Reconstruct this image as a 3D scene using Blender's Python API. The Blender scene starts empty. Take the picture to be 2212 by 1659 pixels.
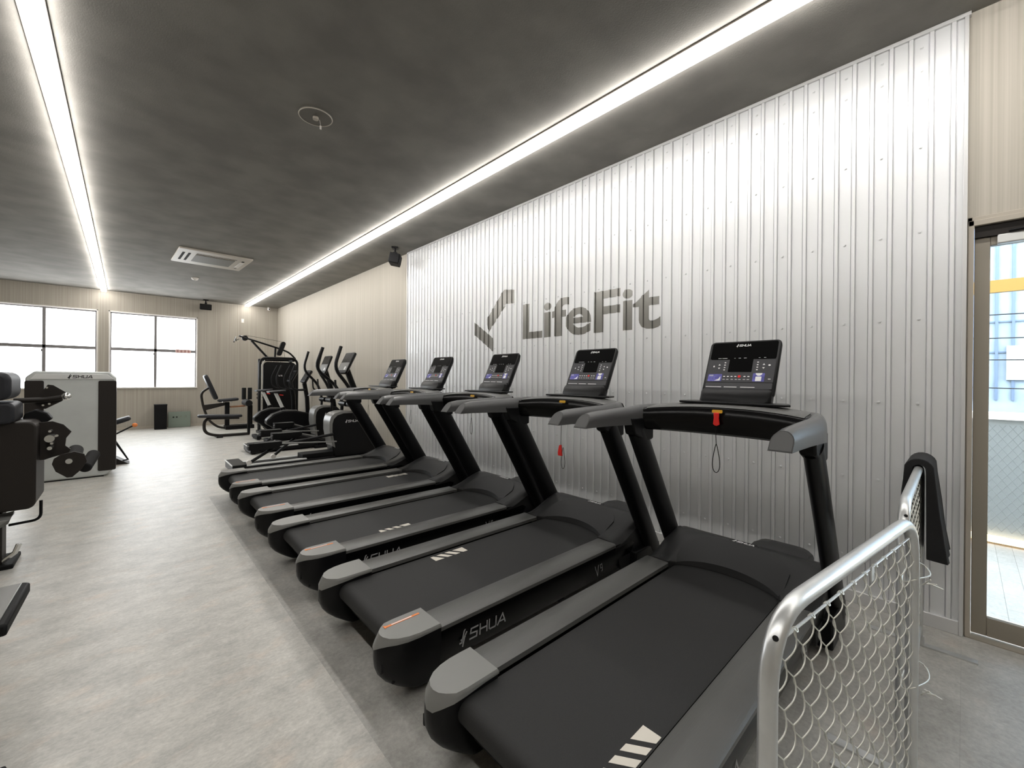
import bpy, bmesh, math, random
from mathutils import Vector, Matrix
random.seed(7)
PI = math.pi
C = bpy.context.scene.collection
scn = bpy.context.scene

# ------------------------------------------------------------------ camera
cam_d = bpy.data.cameras.new('camera'); cam = bpy.data.objects.new('camera', cam_d); C.objects.link(cam)
F_PX, YAW, PITCH, ROLL = 903.1, 0.7468, -0.00127, 0.00931
fw = Vector((math.sin(YAW)*math.cos(PITCH), math.cos(YAW)*math.cos(PITCH), math.sin(PITCH)))
r0 = Vector((math.cos(YAW), -math.sin(YAW), 0)); u0 = r0.cross(fw)
rt = math.cos(ROLL)*r0 + math.sin(ROLL)*u0; up = -math.sin(ROLL)*r0 + math.cos(ROLL)*u0
R = Matrix((rt, up, -fw)).transposed().to_4x4()
cam.matrix_world = Matrix.Translation((0, 0, 1.45)) @ R
cam_d.sensor_width = 36; cam_d.lens = F_PX/2212*36
cam_d.shift_x = -0.5/2212; cam_d.shift_y = -13.1/2212
cam_d.clip_start = 0.05; cam_d.clip_end = 200
scn.camera = cam

# ------------------------------------------------------------------ world, exposure
w = bpy.data.worlds.new('sky'); scn.world = w; w.use_nodes = True
bg = w.node_tree.nodes['Background']; bg.inputs[0].default_value = (0.86, 0.93, 1.0, 1); bg.inputs[1].default_value = 12.0
vs = scn.view_settings; vs.view_transform = 'Standard'; vs.look = 'None'; vs.gamma = 1; vs.use_curve_mapping = False
vs.exposure = 0.35
STRIP_E, WIN_E = 25.0, 6.5

# ------------------------------------------------------------------ materials
def mat(name, col, rough=.5, metal=0, spec=None, emit=None, es=1, noise=0, nscale=20, bump=0, bscale=200, stretch=None, rvar=0, col2=None, coat=0):
    m = bpy.data.materials.new(name); m.use_nodes = True
    nt = m.node_tree; b = nt.nodes['Principled BSDF']
    b.inputs['Base Color'].default_value = (*col, 1); b.inputs['Roughness'].default_value = rough; b.inputs['Metallic'].default_value = metal
    if coat: b.inputs['Coat Weight'].default_value = coat
    if spec is not None: b.inputs['Specular IOR Level'].default_value = spec
    if emit: b.inputs['Emission Color'].default_value = (*emit, 1); b.inputs['Emission Strength'].default_value = es
    def tex(scale):
        tc = nt.nodes.new('ShaderNodeTexCoord'); n = nt.nodes.new('ShaderNodeTexNoise'); n.inputs['Scale'].default_value = scale; n.inputs['Detail'].default_value = 5
        if stretch:
            mp = nt.nodes.new('ShaderNodeMapping'); mp.inputs['Scale'].default_value = stretch
            nt.links.new(tc.outputs['Object'], mp.inputs[0]); nt.links.new(mp.outputs[0], n.inputs['Vector'])
        else: nt.links.new(tc.outputs['Object'], n.inputs['Vector'])
        return n
    if noise or rvar or col2:
        n = tex(nscale)
        rp = nt.nodes.new('ShaderNodeValToRGB'); k = noise
        c2 = col2 or tuple(min(1, c*(1+k)) for c in col)
        rp.color_ramp.elements[0].position = .35; rp.color_ramp.elements[1].position = .65
        rp.color_ramp.elements[0].color = (*[c*(1-k) for c in col], 1); rp.color_ramp.elements[1].color = (*c2, 1)
        nt.links.new(n.outputs[0], rp.inputs[0]); nt.links.new(rp.outputs[0], b.inputs['Base Color'])
        if rvar:
            mr = nt.nodes.new('ShaderNodeMapRange'); mr.inputs[3].default_value = rough-rvar; mr.inputs[4].default_value = rough+rvar
            nt.links.new(n.outputs[0], mr.inputs[0]); nt.links.new(mr.outputs[0], b.inputs['Roughness'])
    if bump:
        n2 = tex(bscale); bp = nt.nodes.new('ShaderNodeBump'); bp.inputs['Strength'].default_value = bump; bp.inputs['Distance'].default_value = .002
        nt.links.new(n2.outputs[0], bp.inputs['Height']); nt.links.new(bp.outputs[0], b.inputs['Normal'])
    return m

def stripes_mat(name, c1, c2, axis, period, rough=.8):
    """wallpaper with fine uneven vertical stripes"""
    m = bpy.data.materials.new(name); m.use_nodes = True; nt = m.node_tree; b = nt.nodes['Principled BSDF']
    tc = nt.nodes.new('ShaderNodeTexCoord'); mp = nt.nodes.new('ShaderNodeMapping')
    s = [.0, .0, .25]; s[axis] = 1/period
    mp.inputs['Scale'].default_value = s
    n = nt.nodes.new('ShaderNodeTexNoise'); n.inputs['Scale'].default_value = 1; n.inputs['Detail'].default_value = 3; n.inputs['Roughness'].default_value = .7
    rp = nt.nodes.new('ShaderNodeValToRGB'); rp.color_ramp.elements[0].position = .36; rp.color_ramp.elements[1].position = .64
    rp.color_ramp.elements[0].color = (*c1, 1); rp.color_ramp.elements[1].color = (*c2, 1)
    nt.links.new(tc.outputs['Object'], mp.inputs[0]); nt.links.new(mp.outputs[0], n.inputs['Vector']); nt.links.new(n.outputs[0], rp.inputs[0])
    nt.links.new(rp.outputs[0], b.inputs['Base Color']); b.inputs['Roughness'].default_value = rough; b.inputs['Specular IOR Level'].default_value = .25
    bp = nt.nodes.new('ShaderNodeBump'); bp.inputs['Strength'].default_value = .25; bp.inputs['Distance'].default_value = .001
    nt.links.new(n.outputs[0], bp.inputs['Height']); nt.links.new(bp.outputs[0], b.inputs['Normal'])
    return m

def floor_mat(name, cols, rough, tile=(.9, .9), seam=.75, stretch=(1, 1, 1), alt=.93):
    m = bpy.data.materials.new(name); m.use_nodes = True; nt = m.node_tree; b = nt.nodes['Principled BSDF']; L = nt.links.new
    tc = nt.nodes.new('ShaderNodeTexCoord'); mp = nt.nodes.new('ShaderNodeMapping'); mp.inputs['Scale'].default_value = stretch
    L(tc.outputs['Object'], mp.inputs[0])
    n1 = nt.nodes.new('ShaderNodeTexNoise'); n1.inputs['Scale'].default_value = 4.0; n1.inputs['Detail'].default_value = 10; n1.inputs['Roughness'].default_value = .78
    n2 = nt.nodes.new('ShaderNodeTexNoise'); n2.inputs['Scale'].default_value = 48; n2.inputs['Detail'].default_value = 5; n2.inputs['Roughness'].default_value = .7
    n3 = nt.nodes.new('ShaderNodeTexNoise'); n3.inputs['Scale'].default_value = 5.5; n3.inputs['Detail'].default_value = 5
    for n in (n1, n2, n3): L(mp.outputs[0], n.inputs['Vector'])
    rp = nt.nodes.new('ShaderNodeValToRGB'); rp.color_ramp.elements[0].position = .34; rp.color_ramp.elements[1].position = .64
    rp.color_ramp.elements[0].color = (*cols[0], 1); rp.color_ramp.elements[1].color = (*cols[1], 1)
    L(n1.outputs[0], rp.inputs[0])
    rp3 = nt.nodes.new('ShaderNodeValToRGB'); rp3.color_ramp.elements[0].position = .56; rp3.color_ramp.elements[1].position = .74
    rp3.color_ramp.elements[0].color = (0, 0, 0, 1); rp3.color_ramp.elements[1].color = (.45, .45, .45, 1); L(n3.outputs[0], rp3.inputs[0])
    mx = nt.nodes.new('ShaderNodeMixRGB'); mx.inputs[2].default_value = (*cols[2], 1); L(rp3.outputs[0], mx.inputs[0]); L(rp.outputs[0], mx.inputs[1])
    rp2 = nt.nodes.new('ShaderNodeValToRGB'); rp2.color_ramp.elements[0].position = .3; rp2.color_ramp.elements[1].position = .7
    rp2.color_ramp.elements[0].color = (.80, .80, .80, 1); rp2.color_ramp.elements[1].color = (1.12, 1.12, 1.12, 1); L(n2.outputs[0], rp2.inputs[0])
    mu = nt.nodes.new('ShaderNodeMixRGB'); mu.blend_type = 'MULTIPLY'; mu.inputs[0].default_value = 1; L(mx.outputs[0], mu.inputs[1]); L(rp2.outputs[0], mu.inputs[2])
    br = nt.nodes.new('ShaderNodeTexBrick'); br.offset = .5; br.inputs['Scale'].default_value = 1; br.inputs['Mortar Size'].default_value = .0012
    br.inputs['Brick Width'].default_value = tile[0]; br.inputs['Row Height'].default_value = tile[1]
    br.inputs['Color1'].default_value = (1, 1, 1, 1); br.inputs['Color2'].default_value = (alt, alt, alt, 1); br.inputs['Mortar'].default_value = (seam, seam, seam, 1)
    L(tc.outputs['Object'], br.inputs['Vector'])
    mm = nt.nodes.new('ShaderNodeMixRGB'); mm.blend_type = 'MULTIPLY'; mm.inputs[0].default_value = 1; L(mu.outputs[0], mm.inputs[1]); L(br.outputs[0], mm.inputs[2])
    L(mm.outputs[0], b.inputs['Base Color']); b.inputs['Roughness'].default_value = rough
    bp = nt.nodes.new('ShaderNodeBump'); bp.inputs['Strength'].default_value = .15; bp.inputs['Distance'].default_value = .001
    L(n2.outputs[0], bp.inputs['Height']); L(bp.outputs[0], b.inputs['Normal'])
    return m

M = {}
M['ceil'] = mat('ceiling_paper', (.215, .205, .188), .85, spec=.2, noise=.12, nscale=2.5, bump=.5, bscale=120)
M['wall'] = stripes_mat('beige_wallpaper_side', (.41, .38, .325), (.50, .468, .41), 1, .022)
M['wallf'] = stripes_mat('beige_wallpaper_end_dimmed', (.345, .315, .27), (.43, .40, .345), 0, .022)  # same wallpaper in a darker tone, painting in the far wall's dim light
M['trimb'] = mat('beige_trim', (.42, .38, .32), .6)
M['clad'] = mat('silver_siding', (.74, .75, .76), .40, .35, noise=.03, nscale=1.5)
M['cladtrim'] = mat('siding_trim', (.62, .62, .62), .4, .3)
M['decal'] = mat('mirror_grey_vinyl', (.30, .295, .275), .26, .65)
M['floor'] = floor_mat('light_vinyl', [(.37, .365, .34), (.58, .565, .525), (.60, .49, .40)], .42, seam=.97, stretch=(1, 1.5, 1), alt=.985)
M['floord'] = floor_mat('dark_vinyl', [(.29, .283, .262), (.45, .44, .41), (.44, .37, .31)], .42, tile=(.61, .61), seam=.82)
M['blk'] = mat('black_plastic', (.0045, .0045, .005), .38, spec=.2, bump=.15, bscale=400)
M['blkg'] = mat('gloss_black', (.002, .002, .0022), .25, spec=.18)
M['blkm'] = mat('matt_black', (.004, .004, .0045), .6, spec=.18, bump=.3, bscale=500)
M['post'] = mat('black_tube', (.0035, .0035, .004), .36, spec=.2)
M['rail'] = mat('grey_rail', (.082, .082, .078), .34, bump=.4, bscale=300, stretch=(.05, 1, 1))
M['cover'] = mat('grey_cover', (.175, .175, .167), .32, bump=.2, bscale=600)
M['hood'] = mat('dark_hood', (.016, .016, .0163), .44, spec=.32, bump=.2, bscale=500)
M['insert'] = mat('hood_insert', (.021, .021, .0215), .5, spec=.3, bump=.5, bscale=700)
M['belt'] = mat('running_belt', (.020, .020, .020), .66, spec=.35, noise=.12, nscale=350, bump=.6, bscale=450)
M['arm'] = mat('arm_grey', (.095, .095, .095), .30, .35, bump=.1, bscale=500)
M['armend'] = mat('arm_end', (.075, .075, .075), .5)
M['mark'] = mat('pale_mark', (.66, .62, .55), .7)
M['white'] = mat('white_print', (.8, .8, .8), .5)
M['greyprint'] = mat('grey_print', (.30, .30, .30), .5)
M['key'] = mat('keypad_grey', (.045, .045, .05), .4)
M['yellow'] = mat('yellow_plastic', (.75, .42, .03), .45)
M['red'] = mat('red_plastic', (.75, .02, .015), .4, emit=(1, .02, .01), es=.0)
M['orange'] = mat('orange_print', (.75, .22, .05), .5)
M['blue'] = mat('blue_sticker', (.09, .09, .38), .5, noise=.25, nscale=40, col2=(.16, .15, .50))
M['galv'] = mat('galvanised_steel', (.62, .63, .63), .36, .8, noise=.05, nscale=16, rvar=.05, stretch=(1, 1, 1))
M['wire'] = mat('mesh_wire', (.62, .62, .57), .4, .55)
M['dark'] = mat('dark_hole', (.004, .004, .004), .9)
M['silver'] = mat('silver_paint', (.50, .52, .51), .45, .25, noise=.05, nscale=3)
M['silverd'] = mat('silver_edge', (.68, .69, .68), .4, .3)
M['brown'] = mat('brown_black_paint', (.014, .011, .009), .5, spec=.3)
M['leather'] = mat('black_leather', (.014, .015, .019), .5, spec=.35, bump=.5, bscale=150)
M['chrome'] = mat('chrome', (.75, .75, .73), .2, .9)
M['foam'] = mat('foam_rubber', (.010, .010, .0105), .75, spec=.25)
M['towel'] = mat('towel', (.012, .012, .013), .95, bump=.8, bscale=250)
M['alu'] = mat('bronze_aluminium', (.30, .27, .225), .45, .2)
M['aluw'] = mat('grey_window_frame', (.21, .20, .20), .45, .2)
M['sill'] = mat('white_trim', (.70, .67, .63), .5)
M['acw'] = mat('cream_plastic', (.50, .46, .40), .5)
M['acg'] = mat('grille', (.15, .14, .12), .6)
M['green'] = mat('green_board', (.20, .24, .20), .6)
M['led'] = mat('led_tape', (1, 1, 1), .5, emit=(1.0, .972, .93), es=STRIP_E)
M['ledch'] = mat('light_channel', (.30, .26, .23), .5)
M['win'] = mat('frosted_glass_daylight', (.85, .88, .90), .35, emit=(.93, .97, 1.0), es=WIN_E)
M['rest'] = mat('copper_plate', (.35, .17, .09), .35, .5)

def glass_mat():
    m = bpy.data.materials.new('clear_glass'); m.use_nodes = True; nt = m.node_tree; nt.nodes.remove(nt.nodes['Principled BSDF'])
    t = nt.nodes.new('ShaderNodeBsdfTransparent'); g = nt.nodes.new('ShaderNodeBsdfGlossy'); g.inputs['Roughness'].default_value = .02
    f = nt.nodes.new('ShaderNodeFresnel'); f.inputs[0].default_value = 1.45; x = nt.nodes.new('ShaderNodeMixShader')
    t.inputs[0].default_value = (.96, .98, .98, 1)
    nt.links.new(f.outputs[0], x.inputs[0]); nt.links.new(t.outputs[0], x.inputs[1]); nt.links.new(g.outputs[0], x.inputs[2])
    nt.links.new(x.outputs[0], nt.nodes['Material Output'].inputs[0]); return m
M['glass'] = glass_mat()
M['pave'] = floor_mat('paving', [(.13, .13, .125), (.17, .17, .16), (.15, .145, .14)], .8, tile=(.30, .10), seam=.30)
M['outw'] = mat('outside_wall', (.20, .215, .22), .8)
M['outb'] = mat('outside_blue', (.16, .205, .25), .8, noise=.15, nscale=3)
M['warm'] = mat('warm_light_strip', (1, .8, .5), .5, emit=(1, .62, .30), es=3.0)

# ------------------------------------------------------------------ mesh builder
def frame(axis):
    a = Vector(axis).normalized(); t = Vector((0, 0, 1)) if abs(a.z) < .9 else Vector((1, 0, 0))
    x = a.cross(t).normalized(); return x, a.cross(x).normalized(), a
def rot(rx=0, ry=0, rz=0): return (Matrix.Rotation(rz, 4, 'Z') @ Matrix.Rotation(ry, 4, 'Y') @ Matrix.Rotation(rx, 4, 'X'))
class MB:
    def __init__(s): s.bm = bmesh.new()
    def face(s, vs):
        try: s.bm.faces.new(vs)
        except ValueError: pass
    def box(s, c, d, r=None):
        vs = []
        for x in (-.5, .5):
            for y in (-.5, .5):
                for z in (-.5, .5):
                    p = Vector((x*d[0], y*d[1], z*d[2]))
                    if r is not None: p = r @ p
                    vs.append(s.bm.verts.new(p + Vector(c)))
        for f in ((0, 1, 3, 2), (4, 6, 7, 5), (0, 4, 5, 1), (2, 3, 7, 6), (0, 2, 6, 4), (1, 5, 7, 3)): s.face([vs[i] for i in f])
        return s
    def bb(s, x0, x1, y0, y1, z0, z1): return s.box(((x0+x1)/2, (y0+y1)/2, (z0+z1)/2), (abs(x1-x0), abs(y1-y0), abs(z1-z0)))
    def loft(s, rings, caps=True, closed=True):
        R_ = [[s.bm.verts.new(p) for p in r] for r in rings]; n = len(R_[0])
        for a, b in zip(R_, R_[1:]):
            for i in range(n if closed else n-1): s.face([a[i], a[(i+1) % n], b[(i+1) % n], b[i]])
        if caps and closed: s.face(R_[0][::-1]); s.face(R_[-1])
        return s
    def prism(s, pts, axis, a, b, mtx=None):
        """pts 2d in the plane orthogonal to axis: x->(y,z) y->(x,z) z->(x,y)"""
        def P(p, t):
            q = {'x': (t, p[0], p[1]), 'y': (p[0], t, p[1]), 'z': (p[0], p[1], t)}[axis]
            q = Vector(q); return mtx @ q if mtx is not None else q
        return s.loft([[P(p, a) for p in pts], [P(p, b) for p in pts]])
    def tube(s, path, r, n=12, closed=False, r2=None, upv=None):
        P = [Vector(p) for p in path]; rings = []; N = len(P)
        nrm = None
        for i, p in enumerate(P):
            if closed: t = (P[(i+1) % N]-P[i-1]).normalized()
            else: t = ((P[min(i+1, N-1)]-P[i]).normalized() + (P[i]-P[max(i-1, 0)]).normalized()).normalized()
            if nrm is None:
                nrm = Vector(upv) if upv is not None else frame(t)[0]
            nrm = (nrm - t*nrm.dot(t)).normalized(); b = t.cross(nrm)
            rr = r[i] if isinstance(r, (list, tuple)) else r; rb = r2 if r2 is not None else rr
            rings.append([p + nrm*rr*math.cos(2*PI*k/n) + b*rb*math.sin(2*PI*k/n) for k in range(n)])
        if closed: rings.append(rings[0]); return s.loft(rings, False)
        return s.loft(rings)
    def cyl(s, a, b, r, n=20, r2=None):
        a = Vector(a); b = Vector(b); x, y, z = frame(b-a); r2 = r if r2 is None else r2
        return s.loft([[a + x*r*math.cos(2*PI*k/n) + y*r*math.sin(2*PI*k/n) for k in range(n)], [b + x*r2*math.cos(2*PI*k/n) + y*r2*math.sin(2*PI*k/n) for k in range(n)]])
    def pad(s, a, b, w, t, upv):
        """rounded cushion between a and b, width w across, thickness t"""
        a = Vector(a); b = Vector(b); L_ = (b-a).length; d = (b-a).normalized(); n = Vector(upv); n = (n-d*n.dot(d)).normalized(); c = d.cross(n)
        rings = []
        for k, (tt, sc) in enumerate([(-.5, .86), (-.36, .97), (0, 1), (.36, .97), (.5, .86)]):
            ring = []
            for q in range(32):
                an = 2*PI*q/32; e = 2/5
                x = math.copysign(abs(math.cos(an))**e, math.cos(an))*L_/2*(1-(1-sc)*w/L_); y = math.copysign(abs(math.sin(an))**e, math.sin(an))*w/2*sc
                ring.append((a+b)/2 + d*x + c*y + n*tt*t)
            rings.append(ring)
        return s.loft(rings)
    def sphere(s, c, r, n=10):
        return s.loft([[Vector(c)+Vector((r*math.sin(PI*(j+.02)/(n+.04))*math.cos(2*PI*k/(2*n)), r*math.sin(PI*(j+.02)/(n+.04))*math.sin(2*PI*k/(2*n)), r*math.cos(PI*(j+.02)/(n+.04)))) for k in range(2*n)] for j in range(n+1)])
    def xf(s, m):
        bmesh.ops.transform(s.bm, matrix=m, verts=s.bm.verts); return s
    def build(s, name, m, parent=None, bev=0, seg=2, ang=38):
        bmesh.ops.recalc_face_normals(s.bm, faces=s.bm.faces)
        me = bpy.data.meshes.new(name); s.bm.to_mesh(me); s.bm.free(); me.materials.append(m)
        for p in me.polygons: p.use_smooth = True
        me.set_sharp_from_angle(angle=math.radians(ang))
        o = bpy.data.objects.new(name, me); C.objects.link(o)
        if parent: o.parent = parent
        if bev:
            b = o.modifiers.new('bevel', 'BEVEL'); b.width = bev; b.segments = seg; b.limit_method = 'ANGLE'; b.angle_limit = math.radians(40); b.harden_normals = False
        return o
def arc(cx, cz, r, a0, a1, n=8): return [(cx+r*math.cos(math.radians(a0+(a1-a0)*i/n)), cz+r*math.sin(math.radians(a0+(a1-a0)*i/n))) for i in range(n+1)]
def rrect(x0, x1, y0, y1, r, n=5):
    p = []
    for cx, cy, a in ((x1-r, y1-r, 0), (x0+r, y1-r, 90), (x0+r, y0+r, 180), (x1-r, y0+r, 270)): p += arc(cx, cy, r, a, a+90, n)
    return p
def smooth_path(pts, r=.08, n=5):
    """round the corners of a polyline"""
    P = [Vector(p) for p in pts]; out = [P[0]]
    for i in range(1, len(P)-1):
        a = (P[i-1]-P[i]); b = (P[i+1]-P[i]); d = min(r, a.length*.48, b.length*.48)
        s_ = P[i]+a.normalized()*d; e = P[i]+b.normalized()*d
        for k in range(n+1):
            t = k/n; out.append((1-t)**2*s_ + 2*t*(1-t)*P[i] + t*t*e)
    out.append(P[-1]); return out
def tag(o, label, cat, group=None):
    o['label'] = label; o['category'] = cat
    if group: o['group'] = group
    return o
def thing(name, label, cat, loc=(0, 0, 0), rz=0, group=None):
    o = bpy.data.objects.new(name, None); C.objects.link(o); o.empty_display_size = .1
    o.location = loc; o.rotation_euler = (0, 0, rz); return tag(o, label, cat, group)
def struct(o): o['kind'] = 'structure'; return o
def kids(o): return [c for c in list(o.children)]
def copy_tree(o, parent=None):
    c = o.copy(); C.objects.link(c)
    if parent: c.parent = parent
    for ch in kids(o): copy_tree(ch, c)
    return c
def strokes(lines, t, depth=.0006, shear=0):
    """thin letters from strokes, in the local xy plane, z up from the surface"""
    mb = MB()
    for L_ in lines:
        for (x0, y0), (x1, y1) in zip(L_, L_[1:]):
            d = Vector((x1-x0, y1-y0)); l = d.length; d.normalize(); n = Vector((-d.y, d.x))*t/2; e = d*t/2
            q = [(x0-e.x+n.x, y0-e.y+n.y), (x0-e.x-n.x, y0-e.y-n.y), (x1+e.x-n.x, y1+e.y-n.y), (x1+e.x+n.x, y1+e.y+n.y)]
            mb.prism([(a+shear*b, b) for a, b in q], 'z', 0, depth)
    return mb
LOGO = [[(.0, .12), (.20, .12), (.50, .98), (.62, 1.15)], [(.28, -.2), (.55, .55), (.78, .85)], [(.16, .36), (.58, .52)]]
WORD = []
def _w(x, ls):
    for l in ls: WORD.append([(x+a, b*.86+.07) for a, b in l])
_w(1.15, [[(.86, 1), (.08, 1), (.0, .55), (.8, .48), (.76, 0), (-.04, 0)]])
_w(2.30, [[(0, 0), (0, 1)], [(.86, 0), (.86, 1)], [(.0, .5), (.86, .5)]])
_w(3.45, [[(0, 1), (0, .12), (.14, 0), (.74, 0), (.86, .12), (.86, 1)]])
_w(4.55, [[(0, 0), (.62, 1), (.98, 0)], [(.26, .27), (.9, .27)]])
def shua(mtx, h, name, m, parent, t=.15):
    mb = strokes(LOGO, t*1.05/1, .0008/h); mb2 = strokes(WORD, t, .0008/h, .12)
    me = bpy.data.meshes.new('t'); mb2.bm.to_mesh(me); mb.bm.from_mesh(me); mb2.bm.free(); bpy.data.meshes.remove(me)
    mb.xf(Matrix.Translation((-2.85, -.5, 0))); mb.xf(Matrix.Scale(h, 4)); mb.xf(mtx)
    return mb.build(name, m, parent)
def text_mb(s, size, off=0, depth=.001):
    cu = bpy.data.curves.new('t', 'FONT'); cu.body = s; cu.size = size; cu.offset = off; cu.extrude = depth/2; cu.resolution_u = 5
    o = bpy.data.objects.new('t', cu); C.objects.link(o); dg = bpy.context.evaluated_depsgraph_get(); me = o.evaluated_get(dg).to_mesh()
    mb = MB(); mb.bm.from_mesh(me); o.evaluated_get(dg).to_mesh_clear(); bpy.data.objects.remove(o); bpy.data.curves.remove(cu); return mb
def plane_m(o, xd, yd):
    """matrix placing local xy onto directions xd, yd at o"""
    x = Vector(xd).normalized(); y = Vector(yd).normalized(); z = x.cross(y)
    m = Matrix((x, y, z)).transposed().to_4x4(); return Matrix.Translation(o) @ m

# ------------------------------------------------------------------ room shell
W, ZC, YF, XL, YB = 3.53, 3.552, 14.75, -4.6, -3.2
fl = MB(); fl.bb(XL-.2, .735, YB-.2, YF+.2, -.1, 0); fl.bb(.735, W+.05, 6.08, YF+.2, -.1, 0)
struct(fl.build('floor', M['floor']))
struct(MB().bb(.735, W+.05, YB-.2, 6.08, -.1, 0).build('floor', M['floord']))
struct(MB().bb(XL-.2, W+.2, YB-.2, YF+.2, ZC, ZC+.1).build('ceiling', M['ceil']))
struct(MB().bb(XL-.2, XL, YB-.2, YF+.2, 0, ZC).build('wall_left', M['wall']))
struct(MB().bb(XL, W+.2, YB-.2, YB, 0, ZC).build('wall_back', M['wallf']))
# right wall with the doorway (y -1.9 .. -.012)
D0, D1, DZ = -1.85, -.012, 2.36
mb = MB(); mb.bb(W, W+.2, D1, YF+.2, 0, ZC); mb.bb(W, W+.2, YB, D0, 0, ZC); mb.bb(W, W+.2, D0, D1, DZ, ZC)
struct(mb.build('wall_right', M['wall']))
# far wall with two windows
wins = [(-2.33, -.505), (-.317, 1.50)]; WZ0, WZ1 = 1.07, 3.055
mb = MB(); xs = [XL] + [v for w_ in wins for v in w_] + [W]
for i in range(0, 6, 2): mb.bb(xs[i], xs[i+1], YF, YF+.2, 0, ZC)
for a, b in wins: mb.bb(a, b, YF, YF+.2, 0, WZ0); mb.bb(a, b, YF, YF+.2, WZ1, ZC)
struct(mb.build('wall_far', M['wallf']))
struct(MB().bb(XL, W-.01, YF-.012, YF, 0, .065).build('baseboard_far', M['trimb'], bev=.003))
struct(MB().bb(W-.012, W, 6.47, YF-.013, 0, .065).build('baseboard_right', M['trimb'], bev=.003))
for i, (a, b) in enumerate(wins):
    wn = thing('window_%d' % (i+1), '', '') ; del wn['label']; del wn['category']; wn['kind'] = 'structure'; wn.location = ((a+b)/2, YF, WZ0)
    wd = (b-a)/2; H_ = WZ1-WZ0; t = .03
    mb = MB()
    for s_ in (-1, 1): mb.bb(s_*wd, s_*(wd-t), -.02, .10, 0, H_)
    mb.bb(-wd, wd, -.02, .10, H_-t, H_); mb.bb(-wd, wd, -.035, .10, 0, t)
    mb.build('window_frame', M['sill'], wn, bev=.003)
    mb = MB(); mb.bb(-.028, .028, .03, .094, t, H_-t); zb = 2.09-WZ0
    mb.bb(-wd+t, wd-t, .03, .094, zb-.038, zb+.038)
    mb.bb(-wd+t, wd-t, .04, .09, H_-t-.03, H_-t)
    for s_ in (-1, 1): mb.bb(s_*(wd-t), s_*(wd-t-.025), .04, .09, t, H_-t)
    mb.build('glazing_bars', M['aluw'], wn, bev=.003)
    MB().bb(-wd+t, wd-t, .095, .10, t, H_-t).build('pane', M['win'], wn)
    MB().box((-.03, .02, zb-.10), (.03, .02, .06)).build('window_latch', M['aluw'], wn, bev=.004)
st = thing('window_sticker', 'red and white notice strip stuck across the middle bar of the right-hand window', 'sticker', (1.18, YF+.0275, 2.09))
MB().bb(-.17, .17, 0, .0015, -.05, .05).build('backing', mat('pale_pink', (.75, .55, .52), .6), st)
dkr = mat('dark_red', (.30, .08, .07), .6)
for k in range(4):
    x = -.12+k*.08; mb = MB()
    for dz in (-.022, .0, .022): mb.bb(x-.027, x+.027, -.001, -.0001, dz-.005, dz+.005)
    mb.bb(x-.005, x+.005, -.001, -.0001, -.03, .03)
    mb.build('character', dkr, st)
# wall switch and camera on far wall
sw = thing('wall_switch', 'small cream wall plate high on the far wall, right of the windows', 'switch', (2.58, YF-.001, 3.075))
MB().bb(-.035, .035, -.010, 0, -.06, .06).build('plate', M['sill'], sw, bev=.003); MB().bb(-.012, .012, -.014, -.009, -.03, .03).build('button', M['white'], sw, bev=.002)

# ------------------------------------------------------------------ corrugated cladding
RP, RO, RH = .0898, .0525, .012
PX = 3.515       # flat faces of the sheet (room side)
Y0, Y1 = .005, 6.43
ribs = [RO+RP*k for k in range(0, 72) if RO+RP*k < Y1-.02]
pl = [(Y0, 0)]
for c in ribs: pl += [(c-.0150, 0), (c-.0138, -.006), (c-.0112, -.006), (c-.0085, RH), (c+.0085, RH), (c+.0112, -.006), (c+.0138, -.006), (c+.0150, 0)]
pl += [(Y1, 0)]
def prof(y):
    for (a, ha), (b, hb) in zip(pl, pl[1:]):
        if a <= y <= b: return ha+(hb-ha)*(y-a)/max(b-a, 1e-9)
    return 0
mb = MB()
ZB, ZT = .075, 3.53
rings = [[Vector((PX-h, y, z)) for y, h in pl] for z in (ZB, ZT)]
mb.loft(rings, caps=False, closed=False)
mb.bb(PX+.0072, W-.0005, Y0, Y1, ZB, ZT)
for k in range(0, 36):
    y = RO+RP*(1.5+2*k)
    for z in (.30, .82, 1.315, 1.825, 2.35, 2.86, 3.32, 3.46):
        if y < Y1: mb.cyl((PX-.0002, y, z), (PX-.003, y, z), .009, 10, .0085); mb.cyl((PX-.003, y, z), (PX-.008, y, z), .0055, 6, .005)
struct(mb.build('wall_cladding', M['clad'], ang=20))
mb = MB(); mb.bb(PX-.016, W, Y0-.02, Y1+.012, ZT-.002, ZC-.001); mb.bb(PX-.020, W-.0005, Y0-.012, Y0+.006, .0, ZT); mb.bb(PX-.016, W-.0005, Y1-.002, Y1+.014, 0, ZT)
mb.bb(PX-.018, W-.0005, Y0+.006, Y1-.002, .0, .078)
struct(mb.build('trim_1', M['cladtrim'], bev=.002))

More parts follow.
